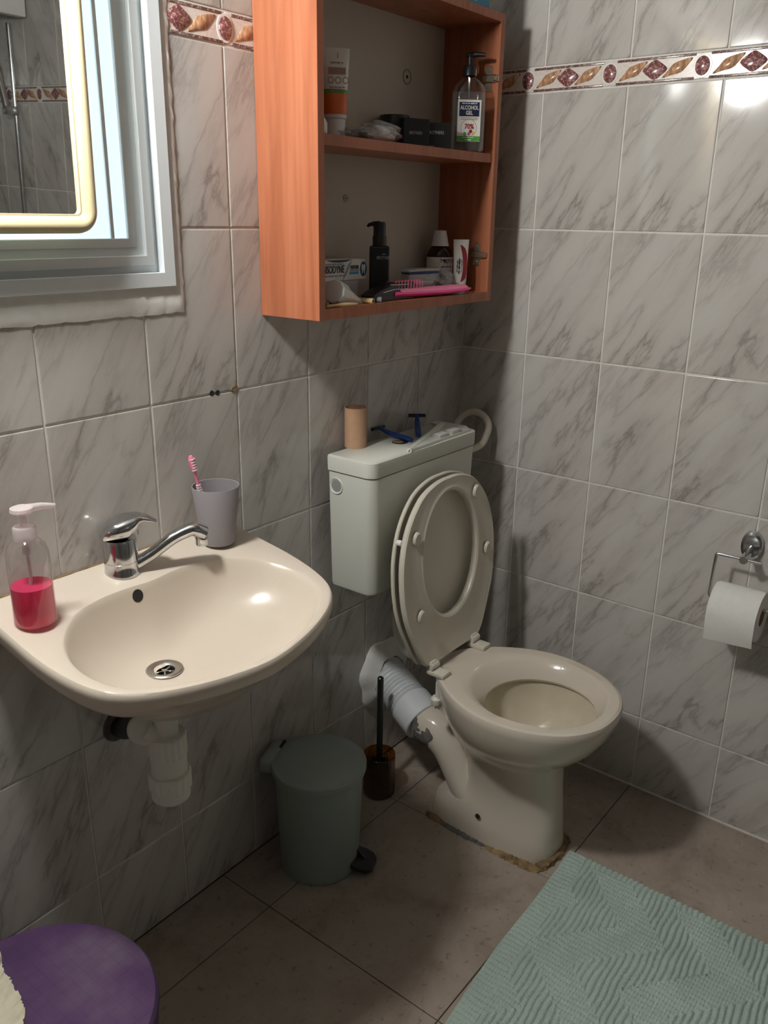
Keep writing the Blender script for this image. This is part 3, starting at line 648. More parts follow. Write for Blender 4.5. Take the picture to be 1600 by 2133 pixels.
def clipper():
    y = -.128; a, b = bp(771, 615, Y, y), bp(867, 615, Y, y); w = b[0]-a[0]; zt = bp(815, 590, Y, y)[2]
    t = thing('black_case', 'black sculpted grooming case with thin silver lines on the cabinet floor', 'case', ((a[0]+b[0])/2, y+.012, ZB), (0, 0, .06)); h = zt-ZB; h = max(h, .028)
    poly = [(-w/2, .004), (-w/2+.006, 0), (w/2-.008, 0), (w/2, .006), (w/2+.001, h*.8), (w/2-.003, h), (-w*.08, h+.001), (-w*.14, h*.86), (-w*.36, h*.62), (-w/2, h*.40)]
    part('shell', shift(prism([(p, q) for p, q in poly], .03, .003), (0, .015, 0), RA), M['black'], t)
    yy = -.0155
    part('silver_line', tube([(-w*.12, yy, h*.93), (.0, yy, h*.90), (w*.32, yy, h*.86)], .0006, 6), M['sil'], t); part('silver_line', tube([(-w*.28, yy, h*.52), (-.004, yy, h*.64), (w*.38, yy, h*.60)], .0006, 6), M['sil'], t)
    part('silver_line', tube([(w*.42, yy, h*.55), (w*.36, yy, h*.48), (w*.35, yy, h*.30), (w*.24, yy, h*.12)], .0006, 6), M['sil'], t)
clipper()
def clearbox():
    y = -.086; a, b = bp(845, 580, Y, y), bp(917, 580, Y, y); w = (b[0]-a[0])*.8; zt = bp(880, 558, Y, y)[2]
    t = thing('clear_box', 'clear plastic box with a blue rim line behind the pink brush', 'box', ((a[0]+b[0])/2-.012, y, ZB), (0, 0, -.08)); h = zt-ZB
    part('tray', rbox(w, .024, h*.8, .003, 2), M['bag'], t); part('lid', shift(rbox(w+.002, .025, h*.14, .002, 1), (0, 0, h*.86)), M['bag'], t); part('rim', shift(rbox(w-.004, .026, h*.05, .001, 1), (0, 0, h*.805)), M['blue'], t)
    part('contents', shift(rbox(w*.85, .016, h*.5, .004, 2), (0, 0, .002)), M['greybox'], t)
    p = bp(925, 600, Y, -.10)
    t = tag(part('clear_bag', crumple(.07, .05, .045, seed=21, amp=.4), M['bag'], None, (p[0]+.004, -.088, ZB)), 'crumpled clear plastic bag beside the toothpaste tube', 'bag')
clearbox()
def tubecap():
    p = bp(712, 610, Y, -.13)
    t = thing('cream_tube', 'white squeeze tube with a thick octagonal cap lying askew on the cabinet floor', 'tube', (p[0]-.003, -.122, ZB+.0235), (0, math.radians(17), math.radians(12))); t.scale = (1.35, 1.35, 1.35)
    rings = []
    for i in range(11):
        s = i/10; a = .012+.004*s; b = .013*(1-s**1.2)+.0012
        rings.append([(.014+.062*s, a*math.cos(2*PI*k/20), b*math.sin(2*PI*k/20)-.002*s) for k in range(20)])
    part('body', loft(rings, True, True, True), M['label'], t)
    part('cap', shift(lathe([(0, -.012), (.0155, -.012), (.017, -.010), (.016, .012), (.013, .015), (0, .015)], 10), (0, 0, 0), (0, PI/2, 0)), M['white'], t, smooth=20)
tubecap()
def stick(name, label, px0, py0, px1, py1, y0, y1, r, mat, cat, rz=.0):
    a = bp(px0, py0, Y, y0); b = bp(px1, py1, Y, y1); a[2] = b[2] = ZB+r
    d = b-a; L = np.linalg.norm(d); t = thing(name, label, cat, tuple(a), (0, 0, math.atan2(d[1], d[0]))); return t, L
t, L = stick('bamboo_toothbrush', 'short pale bamboo stick lying along the front edge of the cabinet floor', 679, 634, 744, 629, -.143, -.145, .0035, None, 'stick')
part('handle', tube([(L*s, 0, .001*math.sin(s*5)) for s in np.linspace(0, 1, 9)], [.0025, .003, .0026, .003, .0042, .0046, .0044, .004, .0025], 10), M['bamboo'], t)
part('head', lathe([(.003, 0), (.003, .004), (0, .004)], 8), M['bamboo'], t, (.004, 0, .002))
t, L = stick('tweezers', 'dark slim tweezers tipped with a pale end lying by the grey carton', 680, 628, 735, 622, -.120, -.122, .003, None, 'tweezers')
part('arms', tube([(L*.55*s, .001, .001) for s in np.linspace(0, 1, 5)], .0022, 8), M['black'], t); part('tip', tube([(L*(.55+.45*s), .001, .001) for s in np.linspace(0, 1, 5)], [.0024, .0034, .0036, .0034, .003], 8), M['bamboo'], t)
for i, (a_, b_, y_, lb, mt) in enumerate((((748, 628), (778, 626), -.136, 'yellow ringed makeup pencil seen end-on beside the black case', 'bamboo'), ((757, 622), (795, 621), -.128, 'silver ringed makeup pencil seen end-on beside the black case', 'lgrey'))):
    t, L = stick('makeup_pencil', lb, *a_, *b_, y_+.02, y_-.012, .0055, None, 'pencil')
    part('barrel', tube([(L*s, 0, 0) for s in (0, .3, .7)], .0052, 14), M['bamboo' if i == 0 else 'tan'], t); part('ring', tube([(L*s, 0, 0) for s in (.7, .9, 1)], .0055, 14), M[mt], t); part('core', lathe([(0, 0), (.0024, 0), (.0024, -.001)], 12), M['dark'], t, (L+.0004, 0, 0), (0, PI/2, 0))

# ------------------------------------------------------------------ wash basin
SX, SA, SQ = -1.082, .826, .17
def spl(px, py, dz=0.):
    d = AX_R*((px-IW/2)/FPX)-AX_U*((py-IH/2)/FPX)+AX_F; n = np.array([0, -SQ, 1.]); t = (SA+dz-CAM@n)/(d@n); return CAM+d*t
def sz(v): return SA-SQ*v
def sink():
    t = thing('wash_basin', 'cream ceramic wall basin with a sloping rim under the window', 'basin', (SX, 0, .66))
    ho = [(0, .003), (.10, .003), (.20, .003), (.249, .008), (.257, .04), (.26, .10), (.261, .17), (.254, .235), (.236, .288), (.20, .325), (.145, .353), (.075, .374), (0, .384)]
    hi = [(0, .094), (.05, .090), (.10, .092), (.15, .106), (.187, .135), (.212, .17), (.224, .21), (.222, .25), (.205, .291), (.165, .323), (.115, .345), (.06, .361), (0, .366)]
    def full(h):
        r = [(a, b) for a, b in h]; l = [(-a, b) for a, b in h[-2:0:-1]]; return crom(r+l, 112, True)
    O, I = full(ho), full(hi); D = np.array([-.052, .183]); n = len(O)
    base = lambda P, dz: [(p[0], -p[1], sz(p[1])+dz-.66) for p in P]
    ctr = np.array([0, .17])
    def sc(P, k): return ctr+(P-ctr)*k
    rings = []
    # underside -> outer skirt -> rim -> bowl
    for k, dz in ((.10, -.146), (.34, -.143), (.55, -.126), (.72, -.088), (.86, -.058), (.945, -.044), (.975, -.034)):
        Q = sc(O, k); Q[:, 1] = np.maximum(Q[:, 1], .003); Q2 = Q.copy(); Q2[:, 1] = np.where(O[:, 1] < .02, .003, Q[:, 1])
        rings.append([(p[0], -p[1], sz(min(p[1], .3))+dz-.66) for p in Q2])
    for k, dz in ((.985, -.025), (.998, -.015), (1.0, -.008), (.994, -.002), (.984, .001), (.97, .0015)): 
        Q = sc(O, k); Q[:, 1] = np.where(O[:, 1] < .02, .003, Q[:, 1]); rings.append(base(Q, dz))
    rings.append(base(O*.45+I*.55, .0)); rings.append(base(sc(I, 1.02), -.001)); rings.append(base(I, -.0035))
    for s, dp in ((.025, .010), (.06, .025), (.11, .042), (.18, .058), (.27, .072), (.38, .083), (.52, .092), (.66, .0975), (.80, .0990), (.905, .0993)):
        Q = I+(D-I)*s; rings.append([(p[0], -p[1], sz(I[i][1]*(1-s)**1.7+.17*(1-(1-s)**1.7))-.003-dp-.66) for i, p in enumerate(Q)])
    part('basin', loft(rings, True, True, False), M['ceramic'], t)
    zd = sz(.17)-.003-.0993-.66+.0012
    dr = part('drain_flange', lathe([(.030, -.001), (.030, .001), (.028, .0022), (.020, .0012), (.0165, -.001), (.0165, -.012), (0, -.012)], 36), M['steel'], t, (D[0], -D[1], zd))
    part('drain_well', lathe([(.0164, -.003), (.0164, -.03), (0, -.03)], 24), M['dark'], dr); sp = [shift(rbox(.0165, .0025, .002, .0005, 1), (.008*math.cos(a), .008*math.sin(a), -.004), (0, 0, a)) for a in np.arange(5)*2*PI/5+.3]
    part('strainer', join(lathe([(0, -.0015), (.0045, -.0018), (.005, -.004), (0, -.004)], 14), *sp), M['chrome'], dr)
    ob = bpy.data.objects['basin']; q, nrm = raycast(ob.data, np.array([SX, 0, .66]), 287, 1241)
    part('overflow_hole', lathe([(0, .0006), (.0085, .0006), (.0088, -.003)], 20, 1.15, 1.3), M['dark'], t, (q[0]-SX, q[1], q[2]-.66), tuple(Vector(nrm).to_track_quat('Z', 'Y').to_euler()))
    part('caulk', tube([(-.245+.49*s, -.0015, sz(0)+.0005+random.gauss(0, .0008)-.66) for s in np.linspace(0, 1, 40)], .0022, 6), M['stain'], t)
    return t
sink()
def faucet():
    c = spl(255, 1190); zb = c[2]-.001
    t = thing('basin_faucet', 'chrome single-lever mixer tap with a swivelled spout on the basin', 'faucet', (c[0], c[1], zb))
    r = .0285
    part('body', lathe([(r+.001, -.004), (r+.001, .004), (r, .006), (r, .022), (r-.0006, .0225), (r-.0006, .0235), (r, .024), (r-.001, .060), (r-.002, .0625), (r-.006, .063), (0, .063)], 36), M['chrome'], t)
    tip = bp(424, 1114, Y, c[1]-.062); tip = np.array([tip[0]-c[0], -.062, tip[2]-zb]); rt = np.array([.020, -.012, .012])
    pts = [rt, rt+(tip-rt)*.25+[0, 0, .006], rt+(tip-rt)*.55+[0, 0, .018], rt+(tip-rt)*.8+[0, 0, .020], tip+[-.012, .004, .012], tip+[0, 0, .004]]
    P_ = crom(pts, 24); part('spout', tube(P_, [.0105]*6+list(np.linspace(.0105, .0135, 18)), 16, True, 1.1), M['chrome'], t)
    part('aerator', lathe([(.0, -.020), (.0105, -.020), (.0115, -.018), (.0115, -.004), (.010, .002), (0, .002)], 24), M['chrome'], t, tuple(tip+np.array([-.004, .001, .003])))
    # lever: broad dome running out into a long curved handle
    lt = bp(326, 1083, Y, c[1]-.03); lt = np.array([lt[0]-c[0], -.03, lt[2]-zb])
    d_ = np.array([lt[0], lt[1]]); d_ /= np.linalg.norm(d_); nrm = np.array([-d_[1], d_[0]]); Lh = np.hypot(lt[0], lt[1]); rings = []
    for s_, hw, zb_, zt_ in ((-.0325, .004, .066, .070), (-.0315, .014, .063, .078), (-.026, .023, .062, .086), (-.014, .029, .062, .095), (0, .031, .062, .100), (.014, .029, .063, .1025), (.024, .025, .072, .103), (.032, .021, .086, .1025), (Lh*.62, .017, .0885, .100), (Lh*.8, .0145, lt[2]-.001, .0965), (Lh*.93, .012, lt[2]-.003, lt[2]+.005), (Lh, .005, lt[2]-.002, lt[2]+.002)):
        rings.append([(d_[0]*s_+nrm[0]*hw*math.cos(a), d_[1]*s_+nrm[1]*hw*math.cos(a), (zb_+zt_)/2+(zt_-zb_)/2*math.copysign(abs(math.sin(a))**.75, math.sin(a))) for a in np.linspace(0, 2*PI, 24, endpoint=False)])
    part('lever', loft(rings, True, True, True), M['chrome'], t)
    part('dot', lathe([(0, .0006), (.004, .0006), (.0045, 0)], 14), M['dark'], t, (.0245, -.0185, .070), (PI/2, 0, .9))
faucet()
def soap():
    c = spl(76, 1297); z0 = c[2]+.0015
    t = thing('soap_dispenser', 'clear pump bottle a third full of pink liquid soap on the basin', 'soap dispenser', (c[0], c[1], z0), (math.radians(0), 0, 0))
    top = bp(72, 1046, Y, c[1])[2]-z0; k = top/.186; r = .031
    prof = [(r*.92, 0), (r, .003), (r, .012), (r*.99, .05), (r*.99, .095), (r*.97, .113), (r*.88, .124), (r*.66, .132), (.015, .136), (.0145, .142)]
    prof = [(a, b*k) for a, b in prof]
    part('bottle', lathe(prof, 40, cap=False), M['clear'], t); part('base', lathe([(0, 0.0008), (r*.92, .0008)], 40), M['clear'], t)
    part('liquid_soap', lathe([(0, .002), (r*.88, .002), (r*.955, .005), (r*.955, .062*k), (0, .062*k)], 40), M['soap'], t)
    part('collar', lathe([(.0165, .134*k), (.0165, .152*k), (.0145, .155*k), (.007, .156*k), (0, .156*k)], 30), M['milky'], t)
    part('pump_head', join(lathe([(.005, .154*k), (.005, .172*k), (.012, .174*k), (.017, .178*k), (.016, .183*k), (.008, .186*k), (0, .186*k)], 24), tube([(.006, 0, .180*k), (.026, -.008, .181*k), (.044, -.014, .178*k)], [.0065, .005, .0035], 10)), M['milky'], t)
    part('dip_tube', tube([(0, 0, .134*k), (.001, 0, .08*k), (-.006, 0, .02*k)], .0028, 10), M['milky'], t); part('spring_housing', lathe([(.0065, .112*k), (.0065, .134*k)], 14, cap=True), M['milky'], t)
soap()
def cup():
    c = spl(457, 1128); z0 = c[2]+.0015; top = bp(441, 1012, Y, c[1])[2]-z0
    t = thing('tumbler', 'plain grey plastic tumbler holding a toothbrush on the basin corner', 'cup', (c[0]-.004, c[1]-.002, z0))
    r0, r1 = .031, .0435
    part('cup', lathe([(0, 0), (r0-.002, 0), (r0, .002), (r1, top-.001), (r1-.0006, top), (r1-.0022, top-.0005), (r0-.001, .004), (0, .004)], 48), M['cup'], t)
    a = np.array([c[0], c[1], z0+.006]); hd = bp(397, 951, Y, c[1]+.008); md = bp(418, 1028, Y, c[1]+.004)
    b = thing('toothbrush', 'pink and white toothbrush standing head up in the grey tumbler', 'toothbrush', (c[0]+.004, c[1]-.010, z0+.008))
    o = np.array([c[0]+.004, c[1]-.010, z0+.008]); P0 = np.zeros(3); P2 = hd-o; P1 = md-o
    line = lambda s: P1+(P2-P1)*s
    pre = [P0, P0*.5+P1*.5, P1]
    part('handle', tube(crom(pre, 10), .0046, 10), M['white'], b)
    part('neck', tube([line(s) for s in np.linspace(0, .62, 8)], [.005, .004, .0034, .003, .0028, .0028, .003, .0032], 10), M['pink'], b)
    part('head', tube([line(s) for s in np.linspace(.58, 1.02, 9)], [.0035, .0052, .006, .0062, .0062, .0062, .006, .0052, .003], 12), M['pink'], b)
    for k in range(5): part('stripe', tube([line(s)+np.array([0, -.0012, 0]) for s in np.linspace(.64+k*.07, .665+k*.07, 3)], .0057, 12), M['white'], b)
    for k in range(4): part('grip_ring', tube([line(s) for s in (.04+k*.06, .065+k*.06)], .0056-.0004*k, 12), M['white'], b)
cup()
def trap():
    z = .66; x, y = -1.127, -.195
    top = .655
    q = bp(348, 1540, Y, y); x = q[0]
    t = thing('drain_trap', 'white plastic bottle trap hanging under the basin', 'drain pipe', (x, y, .45))
    zz = lambda py: bp(349, py, Y, y)[2]-.45
    z1, z2, z3, z4, z5 = zz(1530), zz(1562), zz(1600), zz(1640), zz(1668)
    part('tail_pipe', lathe([(.0195, z1-.01), (.0195, .645-.45)], 28, cap=True), M['pvc'], t)
    def knurl(r, za, zb, n=18):
        rings = []
        for zq, k in ((za, .94), (za+.003, 1), (zb-.003, 1), (zb, .94)):
            rings.append([((r*k+(.0012 if (j//2) % 2 else 0))*math.cos(2*PI*j/(n*4)), (r*k+(.0012 if (j//2) % 2 else 0))*math.sin(2*PI*j/(n*4)), zq) for j in range(n*4)])
        return loft(rings, True, True, True)
    part('top_nut', knurl(.031, z2-.006, z1+.004), M['pvc'], t, smooth=20)
    part('bottle', lathe([(.030, z4+.02), (.030, z2-.002), (.028, z2)], 32, cap=True), M['pvc'], t)
    part('lower_nut', knurl(.0345, z4-.002, z3-.006), M['pvc'], t, smooth=20)
    part('cup_base', lathe([(.033, z4), (.032, z5+.008), (.025, z5+.001), (0, z5)], 32), M['pvc'], t)
    e = bp(301, 1519, Y, y+.02)-np.array([x, y, .45]); e[1] = .02; w = np.array([-1.112-x, .175, .505-.45])
    s0 = np.array([-.005, .004, z1-.006]); part('side_arm', tube([s0, (s0+e)/2, e], .019, 20), M['pvc'], t)
    d = (w-e)/np.linalg.norm(w-e); part('arm_nut', tube([e-d*.012, e-d*.010, e+d*.016, e+d*.018], [.022, .0255, .0255, .023], 24), M['pvc'], t)
    part('hose', tube(crom([e+d*.012, (e+w)/2+[0, 0, .006], w, w+[0, .035, 0]], 10), .020, 20), M['rubber'], t)
    part('wall_hole', lathe([(0, .0006), (.026, .0006), (.031, .0014), (.033, 0)], 20), M['cement'], wl, (x+w[0], -.0004, .45+w[2]), RA)
trap()

# ------------------------------------------------------------------ cistern
KX0, KX1, KB, KF, KZ0, KZ1 = -.562, -.152, -.028, -.155, .600, .912
def cistern():
    t = thing('cistern', 'white plastic toilet cistern with a cracked lid on the tiled wall', 'cistern', ((KX0+KX1)/2, KB, KZ0)); w, d = KX1-KX0, KB-KF; cy = -d/2
    def rr(w_, d_, r, z, dy=0.):
        pts = []
        for sx_, sy_, a0 in ((1, 1, 0), (-1, 1, 90), (-1, -1, 180), (1, -1, 270)):
            for k in range(7):
                a = math.radians(a0+k*15); rad = r if sy_ < 0 else .006
                pts.append((sx_*(w_/2-rad)+rad*math.cos(a), cy+dy+sy_*(d_/2-rad)+rad*math.sin(a), z))
        return pts
    zl = .875-KZ0
    part('tank', loft([rr(w*.90, d*.86, .02, .0, .008), rr(w*.93, d*.93, .024, .004, .004), rr(w*.94, d*.95, .024, .012, .003), rr(w*.985, d*.985, .022, zl-.004), rr(w*.985, d*.985, .022, zl)], True, True, True), M['cistern'], t)
    zt = KZ1-KZ0
    lid = part('lid', loft([rr(w*.99, d*.99, .022, zl+.0022), rr(w, d, .022, zl+.003), rr(w*1.004, d*1.004, .022, zt-.006), rr(w*1.0, d*1.0, .021, zt-.002), rr(w*.985, d*.96, .019, zt)], True, True, True), M['cistern'], t)
    # broken right piece of the lid lying proud of the rest
    cx, cyy = (KX0+KX1)/2, KB
    def lp(px, py): q = bp(px, py, Z, KZ1); return (q[0]-cx, q[1]-cyy)
    a, b = lp(857, 944), lp(925, 890); 
    a = (a[0], max(a[1], -d+.002)); poly = [a, (a[0]+.028, -d+.001), (w/2-.03, -d+.004), (w/2-.006, -d+.03), (w/2-.006, -.012), (b[0], -.01), (b[0]-.01, b[1]), ((a[0]+b[0])/2-.008, (a[1]+b[1])/2)]
    pc = part('broken_piece', prism(poly, .006, .002), M['cistern'], lid, (0, 0, zt)); pc['label'] = 'cracked raised flap of the lid'
    ridge = crom([(a[0]+.006, a[1]+.002, zt+.002), ((a[0]+b[0])/2-.002, (a[1]+b[1])/2, zt+.005), (b[0]-.004, b[1], zt+.009)], 10)
    part('crack_ridge', tube(ridge, [.006, .007, .0075, .008, .008, .008, .0085, .009, .008, .005], 8), M['cistern'], lid)
    h = lp(833, 921); part('button_hole', lathe([(0, .0006), (.017, .0006), (.0185, .0003), (.019, -.001)], 24), M['dark'], lid, (h[0], h[1], zt)); part('valve_top', lathe([(.006, 0), (.012, .0008), (.009, .0016), (0, .0016)], 16), M['stain'], lid, (h[0]-.004, h[1]+.002, zt+.0005))
    p = bp(701, 1012, X, KX0+.005)
    hq, _ = raycast(bpy.data.objects['tank'].data, np.array([(KX0+KX1)/2, KB, KZ0]), 701, 1012); xo = hq[0]-(KX0+KX1)/2-.0003; p = hq
    part('plug_ring', lathe([(.0135, 0), (.0165, .0008), (.0175, .0018), (.0185, .001), (.019, 0)], 28), M['cistern'], t, (xo, p[1]-cyy, p[2]-KZ0), (0, -PI/2, 0)); part('plug', lathe([(0, .0004), (.0138, .0004), (.014, -.002)], 24), M['grey_plug'], t, (xo, p[1]-cyy, p[2]-KZ0), (0, -PI/2, 0))
    # flush pipe down to the pan
    fp = [(.0, -.075, .004), (.0, -.075, -.05), (.0, -.075, -.12), (.0, -.080, -.165), (.0, -.098, -.192), (.0, -.13, -.202), (.0, -.165, -.203)]
    part('flush_pipe', tube(crom(fp, 30), [.034]*10+[.036]*12+[.034]*8, 24), M['cistern'], t)
cistern()
def on_lid(px, py): return bp(px, py, Z, KZ1)
q = on_lid(742, 930); zt_ = bp(742, 848, Y, q[1])[2]
t = tag(part('cardboard_tube', lathe([(.0235, 0), (.0243, .0004), (.0243, zt_-KZ1), (.0234, zt_-KZ1), (.0230, .001), (.0235, 0)], 36), M['card'], None, (q[0], q[1]+.002, KZ1)), 'empty cardboard toilet roll tube standing on the cistern lid', 'cardboard tube')
def razor(label, head, tail, up):
    a, b = on_lid(*tail), on_lid(*head); d = b-a; L = np.linalg.norm(d)
    t = thing('razor', label, 'razor', (a[0], a[1], KZ1+up*.3), (0, 0, math.atan2(d[1], d[0])), 'blue disposable razors on the cistern')
    pth = [(0, 0, .005), (L*.35, 0, .0065), (L*.7, 0, .008+up*.4), (L*.88, 0, .010+up*.8), (L, 0, .012+up)]
    part('handle', tube(crom(pth, 14), [.0045, .0058, .006, .006, .006, .0058, .0056, .0054, .005, .0046, .0042, .004, .004, .004], 10, True, 1.25), M['razor'], t)
    part('head', rbox(.010, .042, .007, .0015, 2), M['razor_d'], t, (L+.002, 0, .008+up), (0, .5, 0)); part('blade', rbox(.006, .038, .0012, .0003, 1), M['steel'], t, (L+.004, 0, .0065+up), (0, .5, 0))
razor('navy disposable razor lying across the button hole of the cistern lid', (790, 906), (858, 922), .004)
razor('navy disposable razor standing on its handle with a raised dark head', (868, 893), (872, 916), .016)
for px, py, lb in ((940, 914, 'loose grey flush button on the near end of the cistern lid'), (962, 905, 'loose grey flush button on the far end of the cistern lid')):
    q = on_lid(px, py); q = bp(px, py, Z, KZ1+.0045)
    t = thing('flush_button', lb, 'button', (min(q[0], KX1-.022), max(q[1], KF+.018), KZ1+.0046), (0, 0, -.05))
    part('button', shift(rbox(.036, .024, .008, .002, 2), (0, 0, 0)), M['button'], t); part('rim', shift(rbox(.030, .018, .0012, .0004, 1), (0, 0, .0078)), M['white'], t)
# water supply hose looping in the corner
hp = [bp(955, 905, X, -.075), bp(950, 888, X, -.06), bp(962, 868, X, -.045), bp(985, 857, X, -.035), bp(1008, 866, X, -.032), bp(1018, 886, X, -.035), bp(1012, 910, X, -.05), bp(1000, 928, X, -.075), bp(985, 940, X, -.12)]
hp[-1] = np.array([KX1-.006, hp[-1][1]+.01, hp[-1][2]]); hp[0][1] = min(hp[0][1], -.014)
for h_ in hp: h_[1] = min(h_[1], -.016)
ch = hp[0]; t = thing('supply_hose', 'cream water hose looping beside the cistern in the corner', 'hose', tuple(hp[0]))
part('hose', tube([p-ch for p in crom(hp, 40)], .0085, 14), M['hose'], t); part('wall_nut', shift(lathe([(.013, 0), (.013, .012), (.009, .014)], 8, cap=True), (hp[0][0]-ch[0], -ch[1]-.0, hp[0][2]-ch[2]), RA), M['steel'], t)

# ------------------------------------------------------------------ toilet
TX, RZ = -.358, .408
def toilet():
    t = thing('toilet', 'cream ceramic floor toilet with the seat and lid raised', 'toilet', (TX, -.42, 0)); oy = .42; N = 72
    ang = np.linspace(0, 2*PI, N, endpoint=False)
    def egg(hw, yb, yf, p=2.2, flat=0.):
        """egg outline: yb rear, yf front (negative), half width hw, widest at 45%"""
        ym = yb+(yf-yb)*.52; out = []
        for a in ang:
            c, s = math.cos(a), math.sin(a); x = hw*math.copysign(abs(c)**(2/p), c)
            y = ym+(yb-ym)*abs(s)**(2/(p+flat)) if s >= 0 else ym+(yf-ym)*abs(s)**(2/2.05)
            if s >= 0: x = hw*math.copysign(abs(c)**(2/(p+flat)), c)*(1-.30*max(0, s)**1.5)
            out.append((x, y+oy))
        return out
    at = lambda P, z: [(p[0], p[1], z) for p in P]
    R = []
    # outer: from the foot up to the rim
    def ped(hw, yb, yf, z, p=3.4):
        ym = (yb+yf)/2; out = []
        for a in ang:
            c, s = math.cos(a), math.sin(a); out.append((hw*math.copysign(abs(c)**(2/p), c), ym+(yb-yf)/2*math.copysign(abs(s)**(2/p), s)+oy, z))
        return out
    R += [ped(.080, -.225, -.554, .0), ped(.078, -.227, -.553, .03), ped(.074, -.236, -.551, .055), ped(.064, -.285, -.552, .085, 3.0), ped(.060, -.315, -.548, .13, 3.0), ped(.064, -.312, -.543, .18, 2.8), ped(.078, -.292, -.541, .225, 2.6)]
    lo = np.array(ped(.098, -.27, -.548, .255, 2.4)); e0 = np.array(at(egg(.135, -.245, -.590), .285)); R += [[tuple(v) for v in lo], [tuple(v) for v in e0]]
    R += [at(egg(.160, -.232, -.622), .320), at(egg(.174, -.222, -.642), .355), at(egg(.180, -.217, -.652), .385), at(egg(.181, -.216, -.654), .398), at(egg(.178, -.219, -.651), .4055), at(egg(.172, -.225, -.645), RZ)]
    part('pan', loft(R, True, True, False), M['toilet'], t)
    def ell(hw, yb, yf, z):
        ym = (yb+yf)/2; return [(hw*math.cos(a), ym+(yb-yf)/2*math.sin(a)+oy, z) for a in ang]
    top = [at(egg(.172, -.225, -.645), RZ), at(egg(.150, -.265, -.627), RZ+.0005), ell(.148, -.312, -.624, RZ-.001), ell(.140, -.324, -.619, RZ-.008), ell(.130, -.338, -.612, RZ-.022), ell(.124, -.350, -.606, RZ-.034), ell(.121, -.355, -.603, RZ-.042), ell(.124, -.353, -.605, RZ-.048)]
    part('rim', loft(top), M['toilet'], t)
    inn = [ell(.130, -.345, -.608, RZ-.047), ell(.126, -.352, -.600, RZ-.085), ell(.108, -.362, -.580, RZ-.125), ell(.070, -.375, -.545, RZ-.160), ell(.040, -.39, -.49, RZ-.185), ell(.004, -.43, -.438, RZ-.19)]
    part('bowl_interior', loft(inn, True, False, True), M['bowl_in'], t)
    # trap horn at the back, curving down to the foot
    ho = crom([(-.004, -.168, .205), (-.004, -.21, .200), (-.006, -.252, .172), (-.010, -.290, .120), (-.012, -.322, .075), (-.012, -.36, .05)], 26)
    part('trap_horn', tube([(a, b+oy, c) for a, b, c in ho], [.050]*5+list(np.linspace(.050, .046, 10))+list(np.linspace(.046, .05, 11)), 24), M['toilet'], t)
    for s, dy, dz in ((.4, .0, 0),):
        rr_ = np.random.default_rng(4); pts = []
        for k in range(16):
            a = 2*PI*k/16; pts.append(((.022+.009*rr_.random())*math.cos(a), (.026+.014*rr_.random())*math.sin(a)))
    # dried cement smears around the outlet
    ring = []
    for u in np.linspace(0, 1, 6):
        row = []
        for k in range(28):
            a = 2*PI*k/28; rj = .0508+.0012*math.sin(a*3+u*5)+(.0002*math.sin(9*a)); yy = -.170-.06*u*(.55+.45*math.sin(a*2+1.)+.25*math.sin(5*a))
            row.append((-.004+rj*math.cos(a), yy+oy, .2035+rj*math.sin(a)-.004*u))
        ring.append(row)
    sm = part('cement_smear', loft(ring), M['cement'], t); sm['label'] = 'dried grey cement smeared round the outlet'
    # screw hole in the foot
    q = bp(994, 1701, X, TX-.079); part('fixing_hole', lathe([(0, .0006), (.006, .0006), (.0062, -.002)], 14), M['dark'], t, (-.0782, q[1]+oy, q[2]), (0, -PI/2, 0))
    # mortar round the foot
    def mortar(y0, y1, mat, nm, wmax, seed, hz):
        r_ = np.random.default_rng(seed); n = 44; rings = []
        for i in range(n):
            s = i/(n-1); y = y0+(y1-y0)*s; xe = -.080
            if y < -.53: xe = -.080+.03*((-.53-y)/.03)**2
            if y > -.25: xe = -.080+.02*((y+.25)/.03)**2
            k = math.sin(PI*min(1, max(0, s)))**.4
            w = wmax*k*(.5+.5*r_.random()); h = hz*k*(.6+.4*r_.random())
            rings.append([(xe-w, y+oy, .0005), (xe-w*.6, y+oy+r_.normal(0, .001), h*.6), (xe+.002, y+oy, h), (xe+.012, y+oy, h*.9), (xe+.012, y+oy, .0005)])
        return part(nm, loft(rings, True, True, True), M[mat], t)
    mortar(-.228, -.30, 'stain', 'mortar', .006, 1, .009)['label'] = 'ochre mortar bead'
    mortar(-.275, -.415, 'cement', 'mortar', .013, 2, .009)['label'] = 'dark grey mortar bead'
    mortar(-.40, -.560, 'stain', 'mortar', .014, 3, .012)['label'] = 'ochre crumbling mortar bead'
    fr = []
    r_ = np.random.default_rng(9)
    for i in range(26):
        s = i/25; a = PI+.35+s*(PI-.7); fr.append((.074*math.cos(a)*1., -.537+.020*math.sin(a)+oy))
    rings = [[(x_*1.0, y_-.012*(.4+.6*r_.random()), .0005), (x_, y_-.006, .012*(.5+.5*r_.random())), (x_, y_+.010, .014), (x_, y_+.012, .0005)] for x_, y_ in fr]
    part('mortar', loft(rings, True, True, True), M['stain'], t)
    # ---- seat and lid, raised
    lean = math.radians(4.5); SYH = -.232; SZH = RZ+.018
    def seat_out(k=1., d=0.):
        h = [(0, .0), (.085, .0), (.118, .012), (.150, .070), (.178, .140), (.187, .213), (.180, .285), (.153, .350), (.105, .400), (.05, .421), (0, .425)]
        r = [(a*k, b*k+d) for a, b in h]; return crom(r+[(-a, b) for a, b in r[-2:0:-1]], 80, True)
    def hole(): return np.array([(.110*math.cos(a), .246+.148*math.sin(a)) for a in np.linspace(-PI/2, 1.5*PI, 80, endpoint=False)])
